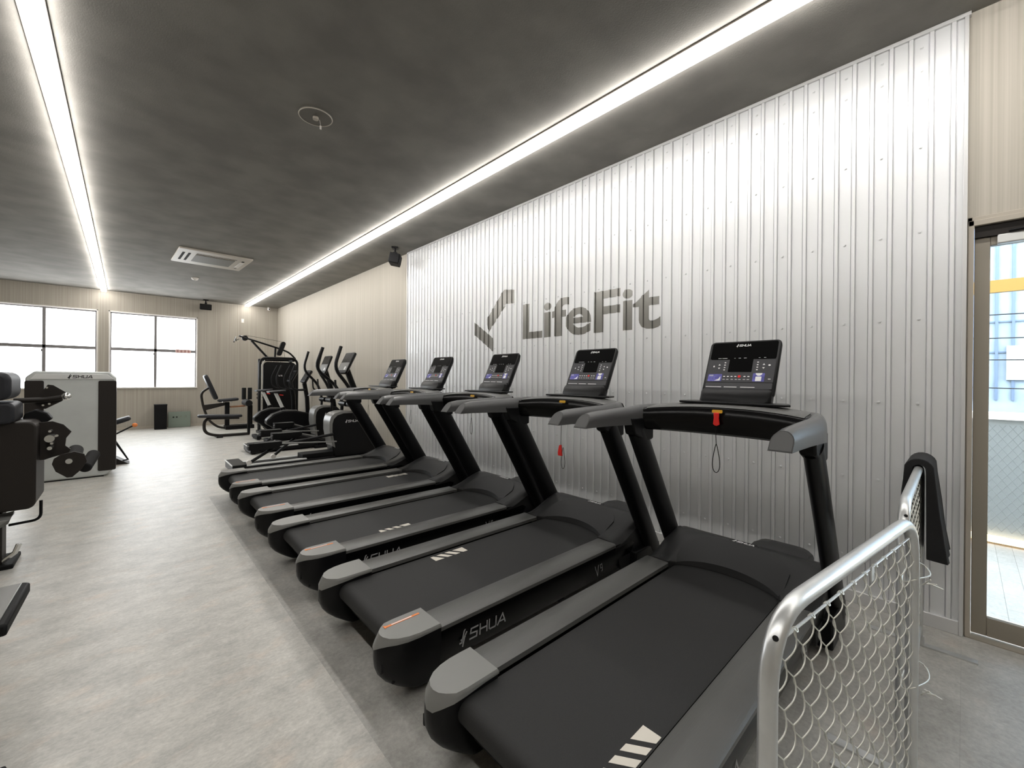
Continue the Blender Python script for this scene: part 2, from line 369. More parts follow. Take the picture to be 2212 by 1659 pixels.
# big wall sign: check mark and lettering of mirror-grey vinyl following the ribs
def wall_decal(mb, name, parent):
    bm = mb.bm
    for y, h in pl:
        if 1.7 < y < 4.7:
            bmesh.ops.bisect_plane(bm, geom=bm.verts[:]+bm.edges[:]+bm.faces[:], plane_co=(0, y, 0), plane_no=(0, 1, 0), dist=1e-5)
    for v in bm.verts: v.co.x = PX-prof(v.co.y)-.0012+(v.co.x)
    return mb.build(name, M['decal'], parent, ang=15)
sg = thing('wall_sign', 'large mirror-grey lettering and check mark on the silver corrugated wall', 'sign', (0, 0, 0))
def poly(pts):
    m_ = MB(); vs_ = [m_.bm.verts.new((0, y, z)) for y, z in pts]; m_.bm.faces.new(vs_); return m_
wall_decal(poly([(4.571, 2.203), (4.568, 2.031), (4.171, 1.787), (4.173, 1.962)]), 'check_mark', sg)
wall_decal(poly([(4.30, 2.215), (4.255, 2.045), (3.905, 2.375), (3.772, 2.365), (3.774, 2.531), (3.964, 2.559)]), 'check_mark', sg)
t_ = text_mb('LifeFit', 1.0, .025, 0)
xs_ = [v.co.x for v in t_.bm.verts]; x0_, x1_ = min(xs_), max(xs_)
capz = .75
zs_ = max(v.co.y for v in t_.bm.verts)
for v in t_.bm.verts:
    u_ = (v.co.x-x0_)/(x1_-x0_); v.co = Vector((0, 3.617-1.773*u_, 1.925+(v.co.y)/capz*.425))
wall_decal(t_, 'lettering', sg)

# ------------------------------------------------------------------ door in the right wall
dr = thing('door_1', '', '', (W+.03, 0, 0)); del dr['label']; del dr['category']; dr['kind'] = 'structure'
mb = MB(); mb.bb(-.045, .02, D1-.022, D1-.0, 0, DZ); mb.bb(-.045, .02, D0, D0+.03, 0, DZ); mb.bb(-.045, .02, D0, D1, DZ-.03, DZ)
mb.bb(-.037, .0, D1-.016, D1+.004, 0, DZ+.022); mb.bb(-.037, .0, D0-.02, D1+.004, DZ-.016, DZ+.022)
mb.build('door_frame', M['trimb'], dr, bev=.002)
mb = MB(); mb.bb(.0, .045, -.096, D1-.024, .02, DZ-.095); mb.bb(.0, .045, D0+.03, D0+.12, .02, DZ-.095)
mb.bb(.0, .045, D0+.12, -.096, .02, .125); mb.bb(.0, .045, D0+.12, -.096, 2.215, DZ-.095)
mb.build('door_leaf', M['alu'], dr, bev=.003)
MB().bb(.02, .026, D0+.12, -.096, .125, 2.215).build('pane', M['glass'], dr)
MB().bb(-.02, .06, D0+.03, D1-.024, DZ-.095, DZ-.03).build('head_rail', M['brown'], dr)
cl = MB().bb(-.05, -.004, -.42, -.12, DZ-.15, DZ-.10).build('door_closer', M['silverd'], dr, bev=.006)
MB().tube([(-.05, -.16, DZ-.09), (-.06, -.28, DZ-.085), (-.03, -.40, DZ-.08)], .008).build('closer_arm', M['blk'], cl)
struct(MB().bb(W-.02, W+.2, D0, D1, -.02, .004).build('trim_2', M['alu']))
# outside
ow = thing('outside_wall', 'pale low wall behind the glass door with diamond mesh shadows drawn on its front', 'wall', (5.82, -.2, -.02))
MB().bb(0, .15, -4, 3, 0, 1.13).build('wall_block', M['outw'], ow)
mb = MB()  # thin grey rods draw the diamond shadows of a mesh fence
for k in range(60):
    y = -2.2+k*.06
    for s_ in (-1, 1):
        a = Vector((-.012, y, .12)); b = Vector((-.012, y+s_*.62, 1.08)); mb.tube([a, b], .0022, 4)
mb.build('diamond_shadow_lines', mat('shadow_line_grey', (.10, .11, .11), .7), ow); MB().bb(-.03, .17, -4, 3, 1.13, 1.19).build('coping', M['sill'], ow)
MB().bb(-.05, -.0, -4, 3, .02, .07).build('light_strip', M['warm'], ow)
struct(MB().bb(W+.2, 16, -6, 5, -.12, -.02).build('trim_3', M['pave']))
bd = thing('neighbour_building', 'pale blue building beyond the low wall seen through the glass door', 'building', (9.5, 0, -.02))
MB().bb(0, 3, -5, 4, 0, 7).build('wall', M['outb'], bd)
mb = MB()
for z in (1.9, 2.35, 2.9, 3.5): mb.bb(-.02, 0, -5, 4, z, z+.02)
for y in (-.9, -.5, -.34, -.1): mb.bb(-.03, 0, y, y+.03, 1.2, 6)
mb.build('cladding_joints', mat('joint_blue', (.06, .09, .14), .7), bd)
MB().bb(-.05, 0, -.72, -.42, 1.5, 2.0).build('window', M['outw'], bd)
yb = thing('overhead_pipe', 'yellow band crossing the view above the low wall outside the door', 'pipe', (6.8, -.2, 2.46))
MB().bb(-.03, .03, -3, 3, -.06, .07).build('band', mat('ochre', (.17, .095, .008), .6), yb)
for yy in (-2.9, 2.9): MB().bb(-.03, .03, yy-.03, yy+.03, -2.48, -.06).build('post', M['sill'], yb)
mb = MB()
for z in (1.42, 1.72, 1.95, 2.2): mb.tube([(0, -3, z-2.46), (0, -.3, z-2.50), (0, 3, z-2.44)], .006, 6)
mb.build('cable', M['blk'], yb)

# ------------------------------------------------------------------ ceiling fittings
def strip(xc, label):
    t = thing('linear_light', label, 'ceiling light', (xc, 0, ZC), 0, None)
    MB().bb(-.062, .062, YB+.1, 14.66, -.012, -.001).build('channel', M['ledch'], t, bev=.002)
    MB().bb(-.047, .047, YB+.12, 14.64, -.052, -.0125).build('diffuser', M['led'], t, bev=.006)
strip(-.405, 'long bright light strip on the ceiling above the left aisle'); strip(2.665, 'long bright light strip on the ceiling above the treadmills')
v = thing('ceiling_cover', 'round cream ceiling plate with a small hanging tag', 'ceiling fitting', (1.118, 3.577, ZC-.001))
MB().cyl((0, 0, 0), (0, 0, -.012), .125, 40).build('plate', M['acg'], v)
mb = MB(); mb.tube([(.123*math.cos(a*PI/24), .123*math.sin(a*PI/24), -.012) for a in range(48)], .004, 6, closed=True); mb.build('rim', M['acw'], v)
mb = MB(); mb.cyl((0, 0, -.012), (0, 0, -.03), .022, 16); mb.build('hub', M['acw'], v)
mb = MB(); mb.tube([(.03, 0, -.02), (.035, -.01, -.07)], .0015, 5); mb.bb(.028, .042, -.012, -.008, -.10, -.07); mb.build('tag', M['sill'], v)
ac = thing('air_conditioner', 'square cream ceiling air conditioner with grilles near the far wall', 'air conditioner', (1.145, 9.30, ZC-.001), math.radians(2))
MB().prism(rrect(-.53, .53, -.55, .55, .02), 'z', 0, -.03).build('panel', M['acw'], ac, bev=.008)
MB().bb(-.27, .30, -.28, .28, -.040, -.030).build('grille', M['acg'], ac, bev=.003)
for q in ((-.458, -.422, -.32, .30), (-.378, -.342, -.32, .30), (.40, .44, -.34, -.26), (.40, .44, .26, .34), (-.27, .32, -.36, -.335)):
    MB().bb(*q, -.032, -.0302).build('slot', M['dark'], ac)
MB().bb(.385, .45, -.24, .24, -.043, -.030).build('louvre', M['sill'], ac, bev=.004)
sm = thing('smoke_detector', 'small white round detector on the ceiling beyond the air conditioner', 'detector', (1.10, 11.38, ZC-.001))
MB().cyl((0, 0, 0), (0, 0, -.045), .07, 24, .05).build('body', M['sill'], sm, bev=.005); MB().cyl((0, 0, -.045), (0, 0, -.06), .02, 12).build('sensor', M['acw'], sm)
def speaker(loc, rz, label, s=1):
    t = thing('speaker', label, 'speaker', loc, rz)
    mb = MB(); mb.box((0, 0, -.012), (.12, .10, .024)); mb.cyl((0, 0, -.02), (0, 0, -.10), .016); mb.box((0, 0, -.10), (.05, .07, .04)); mb.build('bracket', M['blk'], t, bev=.004)
    rr = rot(.18, 0, 0)
    b = MB().box((0, 0, -.20), (.26, .16, .16), rr).build('cabinet', M['blkm'], t, bev=.012, seg=3)
    MB().box(Vector((0, -.083, -.20)), (.23, .006, .13), rr).build('grille', M['dark'], b)
    return t
speaker((3.22, 6.32, ZC-.001), math.radians(55), 'black speaker hung from the ceiling beside the corrugated wall')
speaker((1.65, 14.50, ZC-.001), 0, 'black speaker hung from the ceiling at the far wall')
cc = thing('security_camera', 'small white security camera in the far ceiling corner', 'camera', (3.26, 14.68, ZC-.001))
MB().cyl((0, 0, 0), (0, 0, -.03), .035, 16).build('mount', M['sill'], cc); MB().sphere((0, -.02, -.06), .045, 8).build('dome', M['white'], cc); MB().cyl((0, -.06, -.065), (0, -.075, -.07), .018, 12).build('lens', M['blkg'], cc)

# ------------------------------------------------------------------ treadmill
def make_treadmill():
    t = thing('treadmill', '', 'treadmill', (.80, .945, 0), 0, 'black treadmills in a row along the corrugated wall')
    # underframe on the floor
    mb = MB()
    for s_ in (-1, 1): mb.bb(.20, 2.15, s_*.33-.03, s_*.33+.03, .075, .17)
    for u in (.31, 1.2, 2.0): mb.bb(u, u+.06, -.37, .37, .045, .11)
    mb.build('base_frame', M['blkm'], t, bev=.005)
    for u in (.34, 2.03):
        for s_ in (-1, 1): MB().cyl((u, s_*.30, 0), (u, s_*.33, .05), .03, 14).build('foot', M['blk'], t)
    for s_ in (-1, 1):
        # side skirt
        pr = [(.452, .285), (.456, .25), (.450, .19), (.430, .12), (.405, .085), (.37, .085), (.37, .285)]
        rings = []
        for u, k in ((.20, .96), (.26, .985), (.40, 1), (1.9, 1), (2.0, .98)):
            rings.append([Vector((u, s_*p[0]*k, p[1])) for p in pr])
        sk = MB().loft(rings).build('side_skirt', M['blkg'], t)
        xd = (s_*-1, 0, 0); mt = Matrix.Translation
        ys = s_*.4575
        shua(plane_m((.53, ys*.998, .195), xd, (0, -s_*.10, 1)), .052, 'emblem', M['greyprint'], sk, t=.13)
        v9 = strokes([[(0, 1), (.3, 0), (.62, 1.15)], [(1.1, .55), (.85, .55), (.82, .85), (1.1, .9), (1.12, .35), (1.0, .25)]], .05, .001/.07)
        v9.xf(Matrix.Translation((-.5, -.5, 0))); v9.xf(Matrix.Scale(.07, 4)); v9.xf(plane_m((1.50, ys*.995, .185), xd, (0, -s_*.12, 1))); v9.build('emblem', M['greyprint'], sk)
        MB().prism([(s_*.303, .276), (s_*.303, .298), (s_*.310, .302), (s_*.445, .302), (s_*.457, .294), (s_*.457, .276)], 'x', .24, 1.70).build('side_rail', M['rail'], t)
        # rounded rear cap: stacked plan outlines, full at the top and tucked in towards the floor
        pin, pout = .283, .459
        plan = [(.275, pin), (.20, pin), (.11, pin), (.06, pin+.004), (.028, pin+.020), (.008, .325), (.0, .352), (.004, .378), (.022, .408), (.056, .432), (.105, .449), (.16, .457), (.22, pout), (.275, pout)]
        def lvl(p, z):
            u, v = p; f = max(0, 1-u/.275); h = max(0, (.215-z)/.18); hu = max(0, (z-.235)/.08)
            un = .15*h**2.3 + .035*hu**2.2
            vo = .045*h**1.8*max(0, (v-.33)/.125)
            return Vector((u+un*(f**1.2) + (0 if f > 0 else 0), s_*(v-vo), z))
        zs = [.304, .294, .275, .25, .215, .18, .145, .11, .08, .055, .040]
        MB().loft([[lvl(p, z) for p in plan] for z in zs]).build('rear_cap', M['blk'], t, ang=50)
        # grey shell lying on the cap, dropping to a pointed lip at the nose
        top = [(.272, pin-.006)]+[(u-.002, v-(.006 if v < .30 else -.001)) for u, v in plan[1:-1]]+[(.272, pout+.001)]
        rings = []
        for k in range(6):
            ring = []
            for u, v in top:
                f = max(0, 1-u/.20); nose = math.exp(-((v-.335)/.05)**2)*f
                zl = .298-.008*f-.034*nose; z = zl+(.306-zl)*k/5
                q = lvl((u, v), z); c_ = Vector((.14, s_*.36, z)); d_ = (q-c_); d_.z = 0
                ring.append(q+d_.normalized()*.0035)
            rings.append(ring)
        rings.append([Vector((.14+(q.x-.14)*.97, s_*(.37+(abs(q.y)-.37)*.94), .3155)) for q in rings[-1]])
        cv = MB().loft(rings).build('cap_cover', M['cover'], t, ang=50)
        def on_cap(u, v, z, n=.0015): q = lvl((u, v), z); return q+Vector((-n, s_*n*.6, 0))
        q = on_cap(.030, .413, .118); MB().cyl(q+Vector((.01, 0, 0)), q, .008, 12).build('bolt_hole', M['dark'], t)
        q = on_cap(.012, .393, .19); MB().prism(rrect(-.006, .006, -.022, .022, .005), 'x', 0, .01, Matrix.Translation(q)).build('slot', M['dark'], t)
        if s_ < 0:
            sk_ = MB().bb(.07, .24, -.325, -.313, .3150, .3168).build('warning_sticker', M['orange'], t)
            MB().bb(.098, .20, -.3215, -.3165, .3168, .3174).build('lettering', M['white'], sk_)
            MB().prism([(.062, -.331), (.062, -.305), (.084, -.318)], 'z', .3168, .3176).build('warning_triangle', M['orange'], sk_)
    # belt and rollers
    bp = [(u, z) for u, z in arc(.135, .227, .048, 270, 90, 10)] + [(1.9, .275), (1.9, .262), (.14, .262)] + arc(.135, .227, .038, 90, 270, 8)
    top = arc(.135, .227, .048, 270, 90, 10)+[(1.9, .275)]
    ins = arc(.135, .227, .044, 270, 90, 10)+[(1.9, .27)]
    MB().prism(top+ins[::-1], 'y', -.287, .287).build('running_belt', M['belt'], t, ang=30)
    MB().cyl((.135, -.30, .227), (.135, .30, .227), .043, 24).build('rear_roller', M['blkm'], t)
    mb = MB(); mb.bb(.20, 1.95, -.300, .300, .22, .262); mb.bb(.16, .24, -.36, .36, .10, .19); mb.build('running_deck', M['blkm'], t, bev=.004)
    # motor hood as a height field with skirt
    def front(v): return 1.70+.155*math.sqrt(max(0, 1-(v/.31)**2)) if abs(v) < .30 else 1.70
    def front2(v): return 1.80+.25*(max(0, 1-abs(v/.33)**3))**.6
    def hz(u, v):
        a = abs(v); s2 = max(0, min(1, (u-1.70)/.42)); s2 = s2*s2*(3-2*s2)
        zz = .308+.112*s2
        if a > .40: zz -= .10*((a-.40)/.055)**2*.35
        if u > 2.08: zz -= .012+.03*((u-2.08)/.12)**2
        if a < .298: zz -= .024*max(0, 1-(u-front(v))/.18)
        return zz
    nv, nu = 36, 18; mb = MB()
    rings = []
    for i in range(nv+1):
        v_ = -.455+.91*i/nv; f0 = front(v_); bk = 2.205-.03*(abs(v_)/.455)**4
        ring = [Vector((f0, v_, .262))]
        for j in range(nu+1):
            u = f0+(bk-f0)*j/nu; ring.append(Vector((u, v_, hz(u, v_))))
        ring.append(Vector((bk+.01, v_*.99, .33))); ring.append(Vector((bk, v_*.97, .09))); ring.append(Vector((f0+.1, v_*.97, .09)))
        rings.append(ring)
    hd = mb.loft(rings).build('motor_hood', M['hood'], t, ang=45)
    mb = MB(); rings = []
    for i in range(15):
        v_ = -.33+.30*i/14; e = (abs(v_+.18)/.15)**6
        ring = [Vector((2.14, v_, .40)), Vector((2.19, v_, .424-.02*e)), Vector((2.27, v_, .418-.03*e)), Vector((2.30, v_, .39-.03*e)), Vector((2.30, v_, .12)), Vector((2.14, v_, .12))]
        rings.append(ring)
    mb.loft(rings).build('hood_bulge', M['hood'], hd)
    # lower ramp insert in front of the hood (a raised curved lip)
    mb = MB(); rings = []
    for i in range(29):
        v_ = -.297+.594*i/28; a, b = front(v_), front2(v_); b = min(b, a+.21)
        za, zb = hz(a, v_)+.001, hz(b, v_)+.009
        rings.append([Vector((a-.004, v_, .278)), Vector((a-.002, v_, za+.002)), Vector(((a+b)/2, v_, (za+zb)/2+.006)), Vector((b, v_, zb)), Vector((b+.001, v_, zb-.02)), Vector((a+.02, v_, .27))])
    mb.loft(rings).build('hood_insert', M['insert'], hd)
    n = Vector((-.16, 0, 1)).normalized()
    pl_ = MB().prism(rrect(-.085, .085, -.024, .024, .02), 'z', 0, .002, plane_m((2.065, -.01, hz(2.065, 0)+.001), (0, -1, 0), (1, 0, .03))).build('badge', M['blkg'], hd)
    shua(plane_m((2.067, -.01, hz(2.067, 0)+.0035), (0, -1, 0), (1, 0, .03)), .022, 'emblem', M['white'], pl_, t=.2)
    # uprights
    for s_ in (-1, 1):
        P0, P1 = Vector((2.20, s_*.462, .13)), Vector((1.585, s_*.464, 1.13))
        mb = MB(); mb.tube([P0, P0.lerp(P1, .5), P1], .085, 24, r2=.040, upv=(1, 0, .6)); mb.build('upright', M['post'], t, ang=60)
        mb = MB(); mb.prism([(1.50, 1.105), (1.64, 1.045), (1.73, 1.06), (1.73, 1.20), (1.46, 1.21)], 'y', s_*.425, s_*.496); mb.build('upright_collar', M['blk'], t, bev=.012, seg=3)
        mb = MB(); mb.bb(1.9, 2.24, s_*.425, s_*.495, .04, .20); mb.build('upright_foot', M['blk'], t, bev=.01)
        # handle arm: D-section swept forward then turned inwards
        def dsec(w_, h_):
            return [(-w_/2, 0), (w_/2, 0), (w_/2, h_*.45)] + [(w_/2*math.cos(a*PI/10), h_*.45+h_*.55*math.sin(a*PI/10)) for a in range(1, 10)] + [(-w_/2, h_*.45)]
        path = [(1.015, .474, 0, .076), (1.12, .474, 0, .086), (1.30, .474, -.004, .096), (1.50, .474, -.012, .110), (1.62, .470, -.020, .126), (1.72, .452, -.026, .136), (1.78, .41, -.03, .14), (1.80, .35, -.032, .14)]
        rings = []
        for i, (u, v_, dz, h_) in enumerate(path):
            nx = path[min(i+1, 7)]; pv = path[max(i-1, 0)]
            d = Vector((nx[0]-pv[0], s_*(nx[1]-pv[1]), 0)).normalized(); c = Vector((-d.y, d.x, 0))
            sl = .062 if i == 0 else (.02 if i == 1 else 0)
            ring = []
            for a, b in dsec(.082, h_): ring.append(Vector((u+sl*b/h_, s_*v_, 1.177+dz+b)) + c*a)
            rings.append(ring)
        MB().loft(rings).build('handle_arm', M['arm'], t, ang=35)
        mb = MB(); ring0 = [p.copy() for p in rings[0]]; cen = sum(ring0, Vector())/len(ring0)
        mb.loft([[cen+(p-cen)*.9+Vector((-.0015, 0, 0)) for p in ring0], [cen+(p-cen)*.9+Vector((.004, 0, 0)) for p in ring0]]).build('arm_end_cap', M['armend'], t)
    # crossbar: bowed black front with a bright top edge
    rings = []; lips = []
    for i in range(21):
        v_ = -.46+.92*i/20; k = 1-(abs(v_)/.46)**2.2
        uf = 1.60+.075*k; zb = 1.13+.0*k; zt = 1.262+.030*k
        rings.append([Vector((uf+.02, v_, zb)), Vector((uf, v_, zb+.012)), Vector((uf-.012, v_, (zb+zt)/2+.02)), Vector((uf+.004, v_, zt-.012)), Vector((uf+.022, v_, zt)), Vector((uf+.16, v_, zt+.014)), Vector((uf+.19, v_, zt-.02)), Vector((uf+.17, v_, zb+.03))])
    cb = MB().loft(rings).build('crossbar', M['blkg'], t, ang=50)
    rings = []
    for i in range(21):
        v_ = -.42+.84*i/20; k = 1-(abs(v_)/.46)**2.2; uf = 1.60+.075*k; zt = 1.262+.030*k
        rings.append([Vector((uf+.010, v_, zt-.003)), Vector((uf+.020, v_, zt+.003)), Vector((uf+.16, v_, zt+.018)), Vector((uf+.16, v_, zt+.010)), Vector((uf+.022, v_, zt-.006))])
    MB().loft(rings).build('top_trim', M['rail'], cb)
    MB().prism(rrect(-.028, .028, -.009, .009, .006), 'x', 0, .006, Matrix.Translation((1.652, 0, 1.268))).build('safety_key_socket', M['yellow'], cb)
    tr = MB().prism([(1.76, -.30), (1.76, .27), (1.80, .29), (1.93, .25), (1.93, -.28), (1.80, -.32)], 'z', 1.304, 1.316).build('accessory_tray', M['blk'], t, bev=.003)
    # console mast
    mb = MB(); mb.loft([[Vector((1.83, -.14, 1.26)), Vector((1.83, .14, 1.26)), Vector((1.93, .14, 1.26)), Vector((1.93, -.14, 1.26))], [Vector((1.935, -.115, 1.38)), Vector((1.935, .115, 1.38)), Vector((2.03, .115, 1.38)), Vector((2.03, -.115, 1.38))]])
    mb.build('console_mast', M['post'], t, bev=.01)
    # console: local frame on the sloping face
    th = math.atan2(.165, .35)
    cm = Matrix.Translation((1.925, 0, 1.345)) @ plane_m((0, 0, 0), (0, -1, 0), (math.sin(th), 0, math.cos(th)))   # x right, y up the face, z to the user
    mb = MB()
    def outl(k, b): return [(x*k, y) for x, y in rrect(-.212, .212, b, .385, .03, 4)]
    mb.loft([[cm @ Vector((x, y, z)) for x, y in rrect(-hw, hw, y0, y1, rr_, 4)] for z, hw, y0, y1, rr_ in ((-.06, .14, .05, .30, .04), (-.045, .19, .01, .36, .04), (-.02, .205, -.0, .383, .03), (0, .206, .0, .386, .028), (.004, .203, .003, .383, .028))])
    cs = mb.build('console', M['blk'], t, ang=45)
    mb = MB(); mb.loft([[cm @ Vector((x, y, z)) for x, y in rrect(-.200+k, .200-k, -.058+k*.6, .045-k, .026, 5)] for z, k in ((-.06, .03), (-.035, .004), (.020, 0), (.036, .012))]); mb.build('console_lip', M['blk'], cs, ang=50)
    Z = .0045
    def cpl(name, x0, x1, y0, y1, m, z=Z, r=.004, par=None): return MB().prism(rrect(x0, x1, y0, y1, r, 3), 'z', z, z+.0012, cm).build(name, m, par or cs)
    cpl('display', -.190, .190, .255, .375, M['blkg'], r=.012)
    cpl('keypad', -.192, .192, .095, .252, M['key'])
    cpl('display_window', -.068, .068, .165, .258, M['blkg'], Z+.0012)
    cpl('lower_panel', -.190, .190, .052, .092, M['key'])
    shua(cm @ Matrix.Translation((0, .352, Z+.0015)), .015, 'emblem', M['white'], cs, t=.2)
    s1 = cpl('sticker', -.182, -.098, .100, .150, M['blue'], Z+.0013)
    mb = MB(); mb.prism([(-.14, .104), (-.106, .104), (-.106, .134), (-.116, .116)], 'z', Z+.0027, Z+.0033, cm)
    for yy in (.142, .136): mb.prism(rrect(-.176, -.15, yy, yy+.002, .0005, 1), 'z', Z+.0027, Z+.0033, cm)
    mb.build('sticker_picture', M['white'], s1)
    s2 = cpl('sticker', .080, .144, .100, .156, M['blue'], Z+.0013)
    cpl('white_label', .096, .128, .103, .133, M['white'], Z+.0026, .002, s2)
    mb = MB(); mb.prism(arc(.112, .156, .018, 180, 360, 8), 'z', Z+.0027, Z+.0033, cm); mb.build('sticker_picture', M['white'], s2)
    cpl('stop_button', -.004, .012, .126, .142, M['red'], Z+.0014, .005)
    zz = (Z+.0013, Z+.0019)
    def sym(pts): MB().prism(pts, 'z', zz[0], zz[1], cm).build('button_symbol', M['white'], cs)
    def dot(x, y, w_=.004, h_=.003): sym(rrect(x-w_, x+w_, y-h_, y+h_, min(w_, h_)*.8, 2))
    for k in range(4): dot(-.092, .180+.017*k, .005); dot(.096, .180+.017*k, .005)
    for sx in (-.125, .130):
        sym([(sx-.007, .212), (sx+.007, .212), (sx, .222)]); sym([(sx-.007, .196), (sx+.007, .196), (sx, .186)])
    dot(-.158, .205, .004, .006); dot(.160, .210, .006, .005)
    for x in (-.084, -.062, -.040, -.018, .034, .056): dot(x, .134, .006, .003)
    for x in (-.084, -.062, -.036, -.012, .008, .034, .056): dot(x, .114, .007, .0015)
    dot(.17, .118, .007, .002)
    for x, w_ in ((-.13, .010), (-.10, .016), (-.04, .004), (-.012, .007), (.02, .008), (.10, .005), (.13, .006)): dot(x, .262, w_, .001)
    for x0, x1 in ((-.185, -.09), (-.075, 0), (.02, .10)): sym(rrect(x0, x1, .060, .064, .001, 1))
    # small print on the right collar
    mb = strokes([[(0, 1), (.7, 1), (.25, 0)], [(1.2, .5), (1.7, .5)], [(2.0, .3), (2.5, .7), (3, .3)], [(3.4, .5), (4, .5)]], .16, .05)
    mb.xf(Matrix.Scale(.010, 4)); mb.xf(plane_m((1.50, -.4975, 1.155), (1, 0, 0), (0, 0, 1))); mb.build('emblem', M['white'], t)
    return t
def belt_mark(t, u, v_, parent_name='belt_mark'):
    mb = MB(); a, b = v_-.033, v_+.033; z0, z1 = .2752, .2762
    for bp_, ap_ in (((.170, .250), (.215, .250)), ((.108, .144), (.153, .189)), ((.046, .082), (.091, .127)), ((0, .020), (0, .065))):
        mb.prism([(u+ap_[0], a), (u+ap_[1], a), (u+bp_[1], b), (u+bp_[0], b)], 'z', z0, z1)
    mb.build('belt_marking', M['mark'], [c for c in t.children if c.name.startswith('running_belt')][0])
def key_cord(t, mode):
    sock = [c for c in t.children if c.name.startswith('crossbar')][0]
    if mode == 'in':
        z0 = 1.262
        mb = MB(); mb.prism([(-.014, 0), (.014, 0), (.013, -.03), (.017, -.066), (.006, -.074), (-.006, -.074), (-.017, -.066), (-.013, -.03)], 'x', -.013, -.001, Matrix.Translation((1.650, 0, z0)) @ rot(0, 0, 0)); k = mb.build('safety_key', M['red'], t, bev=.003)
        mb = MB(); zt = 1.19; mb.tube([(1.645, 0, zt), (1.645, .003, 1.13), (1.645, .0, 1.085)], .0022, 6)
        lp = [(1.645, .026*math.sin(a)*math.sin(a/2)**.5 if a > 0 else 0, 1.085-.16*(1-math.cos(a))/2*1.0) for a in [PI*2*i/28 for i in range(29)]]
        lp = [(1.645, .028*math.sin(2*PI*i/32)*(.25+.75*(1-math.cos(2*PI*i/32))/2), 1.085-.16*(1-math.cos(2*PI*i/32))/2) for i in range(33)]
        mb.tube(lp, .0022, 6); mb.build('cord', M['blk'], k)
    else:
        zt = 1.14
        zk = .92 if mode == 'down' else 1.06
        mb = MB(); mb.tube([(1.645, 0, zt), (1.645, .002, zk)], .0015, 6)
        oy = -.02 if mode == 'down' else 0
        lp = [(1.645, oy+.026*math.sin(2*PI*i/32)*(.25+.75*(1-math.cos(2*PI*i/32))/2), zk-.16*(1-math.cos(2*PI*i/32))/2) for i in range(33)]
        mb.tube(lp, .0018, 6); k = mb.build('cord', M['blk'], t)
        if mode == 'down':
            mb = MB(); mb.prism([(-.008, .04), (.010, .035), (.022, -.02), (.020, -.045), (-.018, -.045), (-.016, -.02)], 'x', -.008, .006, Matrix.Translation((1.645, .006, .90))); mb.build('safety_key', M['red'], k, bev=.003)
TC = [.945, 2.085, 3.215, 4.375, 5.53]
TL = ['nearest treadmill, beside the chain-link barrier, with a red safety key plugged in under its screen',
      'second treadmill from the chain-link barrier, its red safety key dangling on a cord',
      'middle treadmill of the five, pale belt marking close to its near side rail',
      'fourth treadmill from the chain-link barrier, belt marking up against its hood',
      'farthest treadmill, at the end of the row next to the cross trainers']
proto = make_treadmill(); proto['label'] = TL[0]
tms = [proto]
for i in range(1, 5):
    c = copy_tree(proto); c.location = (.80, TC[i], 0); c['label'] = TL[i]; tms.append(c)
for t, (u, v_) in zip(tms, [(.245, -.248), (.66, .225), (.62, -.235), (1.45, .19), (.33, -.235)]): belt_mark(t, u, v_)
key_cord(tms[0], 'in'); key_cord(tms[1], 'down'); key_cord(tms[2], 'cord'); key_cord(tms[3], 'cord'); key_cord(tms[4], 'cord')

